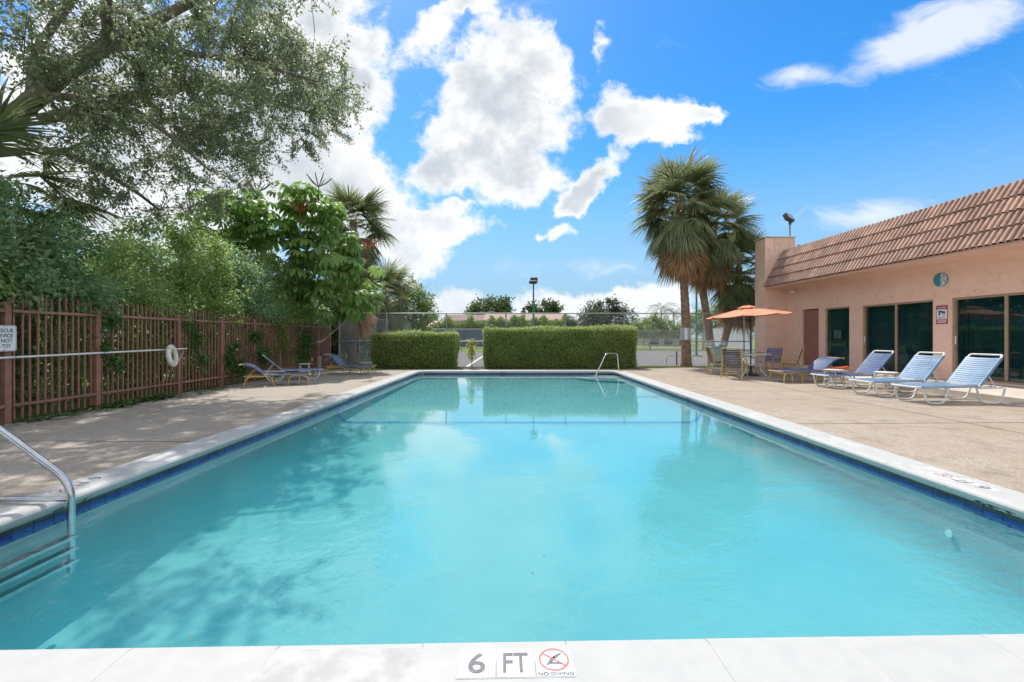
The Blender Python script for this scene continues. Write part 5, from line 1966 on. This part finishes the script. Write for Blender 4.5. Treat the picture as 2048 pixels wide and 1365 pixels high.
# ---- broadleaf trees at the left end of the court
far_tree('rounded green tree at the left end beyond the court fence', 820, 36, [(828, 610, 38, 46), (800, 580, 30, 36), (845, 640, 24, 44), (780, 600, 26, 50)], 'leaf_bright', 9000, .20)
far_tree('dark tree filling the gap behind the side chain-link fence', 720, 34, [(720, 640, 50, 36), (690, 610, 40, 50), (760, 650, 30, 30)], 'leaf_far', 7000, .22)

# ---- umbrella tree (large drooping leaflets in rosettes)
def rosette(seed):
    r_ = np.random.default_rng(seed)
    V, F = [], []
    n = 13
    for k in range(n):
        a = 2 * math.pi * k / n + r_.normal(0, .08)
        L = .34 * r_.uniform(.8, 1.12); w_ = .105
        out = np.array([math.cos(a), math.sin(a), 0]); side = np.array([-math.sin(a), math.cos(a), 0])
        el = .35
        p = out * .05
        prof_ = [(.0, .02), (.25, .75), (.55, 1.0), (.82, .7), (1.0, .04)]
        b0 = len(V); lastu = 0
        for (u_, ww) in prof_:
            el_ = .30 - 1.5 * u_
            p = p + (out * math.cos(el_) + np.array([0, 0, math.sin(el_)])) * L * (u_ - lastu); lastu = u_
            V += [p - side * w_ * ww / 2 + np.array([0, 0, .012 * ww]), p, p + side * w_ * ww / 2 + np.array([0, 0, .012 * ww])]
        for i in range(4):
            q = b0 + 3 * i
            F += [(q, q + 1, q + 4), (q, q + 4, q + 3), (q + 1, q + 2, q + 5), (q + 1, q + 5, q + 4)]
    b0 = len(V)
    V += [np.array([-.008, 0, -.42]), np.array([.008, 0, -.42]), np.array([.006, 0, .0]), np.array([-.006, 0, .0])]
    F += [(b0, b0 + 1, b0 + 2), (b0, b0 + 2, b0 + 3)]
    return tri_mesh('leaf_rosette', np.array(V), np.array(F), MATS['leaf_scheff'])


ros = [rosette(i) for i in range(4)]
UT = Vector((-8.55, 15.4, 0))
t = thing('umbrella_tree', 'umbrella tree with big drooping leaf rosettes above the far fence', 'tree', UT)
stems = []
for (x, y, Y, r_) in ((585, 440, 15.2, .05), (640, 430, 15.6, .05), (520, 430, 15.0, .045), (440, 440, 14.6, .04), (700, 520, 15.6, .045), (740, 600, 15.9, .035), (610, 520, 15.0, .05), (560, 520, 14.8, .04), (690, 450, 16.0, .04)):
    top = at(x, y, Y)
    mid = UT.lerp(top, .5) + Vector((random.uniform(-.3, .3), 0, random.uniform(-.3, .2)))
    pts = [UT + Vector((random.uniform(-.2, .2), random.uniform(-.2, .2), 0)), UT.lerp(mid, .6) + Vector((0, 0, .3)), mid, mid.lerp(top, .5), top]
    MB().tube(pts, [r_ * 1.5, r_ * 1.3, r_, r_ * .8, r_ * .55], 8).build('stem', MATS['bark_pale'], t, smooth=True, world=True)
    stems.append([pts[2].lerp(pts[4], k / 8) for k in range(9)])
cnt = 0
for (px, py, rx, ry, n, Y) in ((560, 430, 125, 62, 60, 15.2), (640, 465, 72, 74, 52, 15.6), (425, 420, 66, 46, 26, 14.5), (705, 560, 56, 74, 44, 15.8), (600, 530, 85, 55, 38, 14.9), (480, 450, 66, 52, 26, 14.8), (655, 600, 80, 42, 30, 15.3)):
    for k in range(n):
        a = random.uniform(0, 2 * math.pi); q = math.sqrt(random.random())
        P = at(px + rx * q * math.cos(a), py + ry * q * math.sin(a), Y + random.uniform(-.8, .8))
        o = place('leaf_rosette', ros[cnt % 4], t, True)
        o.matrix_basis = Matrix.Translation(P) @ Matrix.Rotation(random.uniform(0, 6.28), 4, 'Z') @ Matrix.Rotation(random.uniform(-.5, .5), 4, 'X') @ Matrix.Rotation(random.uniform(-.5, .5), 4, 'Y') @ Matrix.Scale(random.uniform(1.0, 1.6), 4)
        cnt += 1
for (px, py, col, s) in ((515, 385, 'bark', 1.0), (637, 375, 'bark', 1.05), (600, 425, 'leaf_red', 1.0), (735, 497, 'leaf_red', .8)):
    c = at(px, py, 15.3 if col == 'bark' else 14.6)
    b = MB()
    for k in range(9):
        a = 2 * math.pi * k / 9; up_ = .45 + .5 * (k % 3) / 3
        d_ = Vector((math.cos(a) * .8, math.sin(a) * .8, up_)).normalized()
        b.tube([Vector((0, 0, 0)), d_ * .3 * s, d_ * .52 * s + Vector((0, 0, .05))], [.012, .022, .012], 6)
    b.tube([Vector((0, 0, -.5)), Vector((0, 0, 0.02))], .02, 6)
    b.build('flower_spike', MATS[col], t, world=True).location = c

# ---- big small-leaved tree over the left of the pool
TB = Vector((-10.1, 8.7, 0))
oak = thing('shade_tree', 'large small-leaved tree overhanging the deck from the upper left', 'tree', TB)
A0 = at(-70, 310, 8.6)
L_ = {
    'trunk': ([TB, Vector((-10.0, 8.6, 2.4)), A0], [.30, .25, .20]),
    'a': ([A0, at(110, 165, 8.2), at(215, 88, 8.0), at(330, 30, 8.2), at(490, -50, 8.6)], [.19, .155, .13, .09, .05]),
    'b': ([at(85, 190, 8.2), at(150, 197, 8.1), at(210, 214, 8.1), at(275, 222, 8.2), at(335, 268, 8.4), at(420, 340, 8.9)], [.075, .065, .058, .05, .04, .02]),
    'c': ([at(60, 225, 8.3), at(75, 100, 8.8), at(130, 20, 9.3), at(200, -90, 9.6)], [.11, .085, .07, .04]),
    'd': ([at(215, 88, 8.0), at(370, 105, 8.5), at(520, 130, 8.9), at(640, 165, 9.0)], [.09, .065, .045, .02]),
    'e': ([A0, at(120, 300, 8.9), at(200, 335, 9.3), at(320, 420, 9.8)], [.10, .07, .055, .025]),
    'f': ([Vector((-9.9, 9.0, 5.8)), Vector((-8.2, 10.8, 7.6)), Vector((-6.8, 12.4, 8.0)), Vector((-5.9, 13.0, 8.0))], [.12, .09, .06, .03]),
    'g': ([at(215, 88, 8.0), Vector((-6.6, 7.0, 7.2)), Vector((-5.6, 6.2, 7.6))], [.09, .06, .03]),
}
limb_pts = []
for k, (pts, rad) in L_.items():
    sm, sr = [], []
    for i in range(len(pts) - 1):
        for q in range(6):
            sm.append(pts[i].lerp(pts[i + 1], q / 6)); sr.append(rad[i] + (rad[i + 1] - rad[i]) * q / 6)
    sm.append(pts[-1]); sr.append(rad[-1])
    for _ in range(2):
        sm = [sm[0]] + [(sm[i - 1] + sm[i] * 2 + sm[i + 1]) / 4 + Vector((random.uniform(-.015, .015), random.uniform(-.015, .015), random.uniform(-.015, .015))) for i in range(1, len(sm) - 1)] + [sm[-1]]
    MB().tube(sm, sr, 10).build('trunk' if k == 'trunk' else 'limb', MATS['bark'], oak, smooth=True, world=True)
    if k != 'trunk':
        limb_pts += [np.array(p) for p in sm[4:]]
LP = np.array(limb_pts)
C1, _ = ell_points((-7.1, 8.8, 7.35), (3.4, 3.5, 2.0), 210, .2)
C2, _ = ell_points((-8.0, 9.7, 5.1), (2.1, 2.2, 1.3), 52, .2)
C3, _ = ell_points((-5.9, 11.4, 8.0), (1.5, 2.2, 1.1), 46, .2)
Cn = np.concatenate([C1, C2, C3])
Cn = Cn[Cn[:, 1] > 5.3]
P0, Q0, LPs, LDs = [], [], [], []
for c in Cn:
    j = np.argmin(((LP - c) ** 2).sum(1)); a = LP[j]
    mid = (a + c) / 2 + rng.normal(0, .10, 3) + np.array([0, 0, .08])
    P0 += [a, mid]; Q0 += [mid, c]
    for k in range(7):
        d_ = rnd_dirs(1)[0] * .9 + (c - a) / (np.linalg.norm(c - a) + .3) * .7; d_[2] -= .25
        d_ /= np.linalg.norm(d_)
        ln = rng.uniform(.35, .75)
        e = c + d_ * ln
        P0.append(c); Q0.append(e)
        m_ = int(36 * ln / .55)
        u_ = rng.uniform(.15, 1.05, m_)
        LPs.append(c + d_ * ln * u_[:, None] + rng.normal(0, .045, (m_, 3)))
        LDs.append(np.tile(d_, (m_, 1)))
V, F = wires(np.array(P0), np.array(Q0), .009, .004)
place('twigs', tri_mesh('twigs', V, F, MATS['bark']), oak, True)
LPs = np.concatenate(LPs); LDs = np.concatenate(LDs)
leaves_at('crown', LPs, .084, MATS['leaf_oak'], oak, LDs * .5, W=.46, droop=.15)

# ---- shrubs crowding over the picket fence
SG = 'shrubs crowding over the picket fence'
for (yc, lab, hz, seed_) in ((5.4, 'dense shrub over the fence left of the rescue sign', 3.0, 0), (7.1, 'dense shrub over the fence above the rescue sign', 3.4, 1), (8.9, 'dense shrub over the fence above the rescue pole', 3.15, 2), (10.8, 'dense shrub over the fence right of the life ring', 3.75, 3), (12.7, 'dense shrub over the fence behind the nearest left lounger', 3.6, 4), (14.6, 'dense shrub over the fence under the umbrella tree', 3.7, 5), (16.4, 'dense shrub over the far end of the picket fence', 2.7, 6)):
    t = thing('shrub', lab, 'shrub', (-8.6, yc, 0), 0, SG)
    P1, D1, C_ = clumpy((-8.65, yc, hz - .70), (1.35, 1.35, 1.05), 150, 90, .13, .5)
    P2, D2, _ = clumpy((-7.75, yc + .1, 2.02), (.70, 1.15, .42), 56, 80, .12, .3)
    P3, D3, _ = clumpy((-8.45, yc, .95), (.72, 1.2, 1.0), 60, 70, .16, .3)
    P = np.concatenate([P1, P2, P3]); D = np.concatenate([D1, D2, D3])
    keep = ~((P[:, 2] < 1.48) & (P[:, 0] > -7.42)) & (P[:, 2] > .02)
    leaves_at('foliage', P[keep], (.074, .082, .066, .09)[seed_ % 4], MATS[('leaf_shrub', 'leaf_shrub_blue', 'leaf_shrub', 'leaf_shrub_lime', 'leaf_shrub_blue', 'leaf_shrub', 'leaf_shrub_blue')[seed_]], t, D[keep], W=.55)
    for k in range(5):
        q = Vector(C_[k * 17])
        s = Vector((-8.6 + random.uniform(-.4, .4), yc + random.uniform(-.6, .6), 0))
        MB().tube([s, s.lerp(q, .5) + Vector((.1, 0, .2)), q], [.035, .025, .012], 6).build('stem', MATS['bark'], t, world=True)
# thick growth further back
for (yc, lab) in ((6.5, 'dark thicket behind the near end of the picket fence'), (11.5, 'dark thicket behind the middle of the picket fence'), (16.5, 'dark thicket behind the far end of the picket fence'), (2.0, 'dark thicket left of the camera behind the fence')):
    t = thing('thicket', lab, 'thicket', (-10.6, yc, 0), 0, 'thickets behind the fence')
    P, D, C_ = clumpy((-10.7, yc, 1.5), (.9, 2.9, 1.9), 110, 60, .28, .2)
    P = P[P[:, 2] > .02][:]; D = rnd_dirs(len(P)); D[:, 2] += .3
    leaves_at('foliage', P, .17, MATS['leaf_shrub'], t, D, W=.6)
    for k in range(4):
        MB().tube([(-10.6, yc + k - 1.5, 0), (-10.7, yc + k - 1.5, 2.0)], [.05, .02], 6).build('stem', MATS['bark'], t, world=True)


for (yc, hz, lab) in ((20.0, 4.2, 'tall dark thicket where the picket fence meets the chain-link'), (24.5, 4.6, 'tall dark thicket behind the side chain-link fence'), (29.5, 4.4, 'tall dark thicket below the short pale fan palm'), (35.0, 4.0, 'tall dark thicket at the far end of the side fence')):
    t = thing('thicket', lab, 'thicket', (-9.6, yc, 0), 0, 'thickets behind the side fence')
    P, D, C_ = clumpy((-9.6, yc, hz * .5), (1.3, 2.9, hz * .5), 120, 60, .3, .2)
    P = P[P[:, 2] > .02]; D = rnd_dirs(len(P)); D[:, 2] += .3
    leaves_at('foliage', P, .22, MATS['leaf_far'], t, D, W=.6)
    for k in range(3):
        MB().tube([(-9.6, yc + 1.6 * k - 1.6, 0), (-9.5, yc + 1.6 * k - 1.5, hz * .7)], [.07, .02], 6).build('stem', MATS['bark'], t, world=True)


# ---- climbers on the fence and plants at its foot
def vine(label, rects, n, leaf='leaf_vine', L=.085):
    c = rects[0]
    t = thing('climbing_vine', label, 'vine', (FX + .07, c[0], c[1]), 0, 'climbers on the picket fence')
    P = []
    tot = sum(r[2] * r[3] for r in rects)
    P0, Q0 = [], []
    for (yc, zc, ry, rz) in rects:
        k = int(n * ry * rz / tot)
        q = np.column_stack([rng.normal(FX + .06, .05, k), rng.normal(yc, ry * .5, k), rng.normal(zc, rz * .5, k)])
        P.append(q)
        for s in range(4):
            a = np.array([FX + .03, yc + rng.normal(0, ry * .4), max(.05, zc - rz)]); e = np.array([FX + .03, yc + rng.normal(0, ry * .4), zc + rz])
            P0.append(a); Q0.append(e)
    P = np.concatenate(P); P = P[P[:, 2] > .03]
    D = rnd_dirs(len(P)); D[:, 0] += .6
    leaves_at('foliage', P, L, MATS[leaf], t, D, W=.7)
    V, F = wires(np.array(P0), np.array(Q0), .006, .004)
    place('vine_stems', tri_mesh('vine_stems', V, F, MATS['bark']), t, True)


yz = lambda x: FPX * 7.25 / (CXP - x)
vine('yellowish climber hanging in a column near the far fence posts', [(yz(566), 1.15, .34, .62), (yz(560), 1.6, .3, .2)], 520, 'leaf_bright', .075)
vine('dark green climber patch beside the far wooden post', [(yz(612), 1.05, .62, .55), (yz(604), .55, .5, .3)], 900)
vine('small green climber patch at the middle of the picket fence', [(yz(468), .98, .26, .16), (yz(478), .42, .40, .24), (yz(460), .65, .2, .2)], 520)
vine('green climber patch above the left loungers', [(yz(512), 1.25, .32, .22), (yz(525), .75, .35, .25)], 420)
vine('sparse green climber by the life ring post', [(yz(392), 1.2, .20, .24), (yz(404), .72, .18, .18), (yz(378), 1.5, .2, .1)], 260)
vine('sparse green climber near the second fence post', [(yz(222), 1.55, .22, .14), (yz(232), .80, .14, .16), (yz(210), 1.1, .1, .2)], 240)


def tuft(label, loc, n, L, leaf, name='leafy_plant', cat='plant', up=.8, W=.22, group='plants at the foot of the fence', spread=.14):
    t = thing(name, label, cat, loc, 0, group)
    V, F = [], []
    for k in range(n):
        a = rng.uniform(0, 2 * math.pi); ln = L * rng.uniform(.6, 1.15)
        d = np.array([math.cos(a), math.sin(a), up * rng.uniform(.5, 1.6)]); d /= np.linalg.norm(d)
        p = np.array([rng.normal(0, spread), rng.normal(0, spread * 1.4), .0]); side = np.array([-math.sin(a), math.cos(a), 0])
        b0 = len(V)
        for i in range(5):
            u_ = i / 4
            w_ = ln * W * (math.sin(math.pi * min(.98, .12 + u_ * .86)))
            V += [p - side * w_ / 2, p + side * w_ / 2]
            d = d + np.array([0, 0, -.30]); d /= np.linalg.norm(d)
            p = p + d * ln / 4
        for i in range(4):
            q = b0 + 2 * i
            F += [(q, q + 1, q + 3), (q, q + 3, q + 2)]
    V = np.array(V); V[:, 2] = np.maximum(V[:, 2], .004)
    place('leaves', tri_mesh('leaves', V, np.array(F), MATS[leaf]), t)
    MB().lathe([(.03, 0), (.02, .03), (.005, .05)], n=8).build('root_crown', MATS['bark'], t)
    return t


for (x, y, n, L, lab) in ((60, 838, 26, .30, 'leafy plant at the fence foot below the rescue sign'), (120, 826, 22, .26, 'low leafy plant between the first two fence posts'), (218, 806, 34, .34, 'broad leafy plant right of the second fence post'), (262, 796, 34, .34, 'broad leafy clump below the rescue pole'), (308, 788, 30, .36, 'tall leafy clump left of the life ring post'), (336, 783, 26, .30, 'leafy plant just below the life ring'), (425, 770, 24, .26, 'leafy plant left of the nearest left lounger'), (180, 814, 18, .22, 'small leafy plant at the second fence post')):
    P = gp(x, y)
    tuft(lab, (FX + .12, FPX * 7.2 / (CXP - x), 0), n, L, 'leaf_vine')
BG = 'plants along the clipped hedges'
tuft('orange leaved plant beside the far left lounger', (gp(752, 738).x, 16.98, 0), 26, .26, 'leaf_yellow', group=BG)
tuft('strap leaved plant at the left foot of the short hedge', (gp(775, 738).x, 17.02, 0), 24, .34, 'leaf_vine', group=BG, W=.09, up=1.2)
tuft('red flowered bromeliad in front of the short hedge', (gp(814, 738).x, 17.0, 0), 26, .30, 'leaf_vine', group=BG, W=.10, up=1.2)
tuft('strap leaved plant right of the red bromeliad', (gp(840, 738).x, 17.02, 0), 22, .34, 'leaf_vine', group=BG, W=.09, up=1.2)
tuft('red flower head standing among the bromeliad leaves', (gp(813, 738).x, 16.97, .22), 14, .16, 'leaf_red', name='bromeliad_flower', cat='flower', group=BG, up=1.6, spread=.02)
tuft('low yellowish ground cover by the far picket fence end', (gp(668, 741).x, 16.8, 0), 40, .24, 'leaf_yellow', group=BG, spread=.3)
tuft('small yellow plant in the hedge gap left of the sapling', (gp(922, 739).x, 16.95, 0), 14, .13, 'leaf_yellow', group=BG, spread=.05)
tuft('small yellow plant in the hedge gap right of the sapling', (gp(957, 739).x, 16.95, 0), 18, .14, 'leaf_yellow', group=BG, spread=.06)
for k, (x, w_) in enumerate(((1012, 'leftmost'), (1027, 'second'), (1060, 'third'), (1077, 'rightmost'))):
    tuft(w_ + ' pale tuft at the foot of the long hedge', (gp(x, 738).x, 17.03, 0), 10, .14, 'leaf_far_grey', group='pale tufts under the long hedge', spread=.05)
tuft('hanging yellow green plant at the corner of the end wall', (9.9, 17.35, .55), 30, .40, 'leaf_yellow', group=BG, spread=.06)

# sapling on its stake in the gap
P = Vector((gp(943, 738).x, 17.1, 0))
t = thing('sapling', 'yellow green sapling tied to a thin stake in the hedge gap', 'sapling', P)
MB().tube([(0, 0, 0), (.01, 0, 1.15)], [.012, .006], 6).build('stem', MATS['bark'], t)
MB().tube([(.03, .02, 0), (.03, .02, .55)], .007, 5).build('stake', MATS['dark_metal'], t)
n = 190
z = rng.uniform(.42, 1.18, n)
w_ = np.where(z > .9, .13, .10)
Pq = np.column_stack([rng.normal(0, 1, n) * w_ * .7 + .02 * np.sin(z * 9), rng.normal(0, 1, n) * w_ * .7, z])
leaves_at('foliage', Pq, .12, MATS['leaf_yellow'], t, rnd_dirs(n), W=.5, world=False)

# lawn strip by the palms
n = 15000
x = rng.uniform(1.2, 10.2, n); y = rng.uniform(16.95, 18.5, n)
ok = (y > np.interp(x, [1.2, 4.4, 7.0, 12], [16.98, 16.95, 17.74, 17.8])) & ~((x < 5.3) & (y > 17.12))
P = np.column_stack([x[ok], y[ok], np.full(ok.sum(), -.035)])
D = rnd_dirs(len(P)); D[:, 2] = np.abs(D[:, 2]) + 1.0
V, F = leaf_arrays(P, D, rnd_dirs(len(P)), rng.uniform(.05, .10, len(P)), np.full(len(P), .010))
o = place('lawn_grass', tri_mesh('lawn_grass', V, F, MATS['grass_blade']), None, False, 'stuff')
tag(o, 'short lawn grass in front of the long hedge and palms', 'grass')

# fallen leaves
n = 240
x = -7.2 + np.abs(rng.normal(0, 1.1, n)); y = rng.uniform(3.2, 16, n)
ok = x < -3.9
P = np.column_stack([x[ok], y[ok], np.full(ok.sum(), .006)])
D = rnd_dirs(len(P)); D[:, 2] *= .15
V, F = leaf_arrays(P, D, np.tile([0, 0, 1.], (len(P), 1)), rng.uniform(.03, .06, len(P)), np.full(len(P), .022), .12)
o = place('fallen_leaves', tri_mesh('fallen_leaves', V, F, MATS['leaf_fallen']), None, False, 'stuff')
tag(o, 'dry fallen leaves scattered on the left deck', 'leaves')
for (x, y, lab) in ((388, 1272, 'tiny dark leaf floating close to the front coping at the lower left'), (1015, 1038, 'tiny dark leaf floating in the middle of the pool, lower of two'), (1085, 1112, 'tiny dark leaf floating right of the middle, upper of a near pair'), (1068, 1150, 'tiny dark leaf floating right of the middle, nearest of a pair'), (995, 1018, 'tiny dark leaf floating in the middle of the pool, upper of two'), (640, 1000, 'tiny dark leaf floating at the edge of the tree shadow')):
    p = gp(x, y, WATER)
    me = None
    V, F = leaf_arrays(np.array([[p.x, p.y, WATER + .004]]), rnd_dirs(1) * [1, 1, .05], np.array([[0, 0, 1.]]), [.022], [.012], .1)
    o = place('floating_leaf', tri_mesh('floating_leaf', V, F, MATS['leaf_fallen']))
    tag(o, lab, 'leaf', 'leaves floating on the pool')
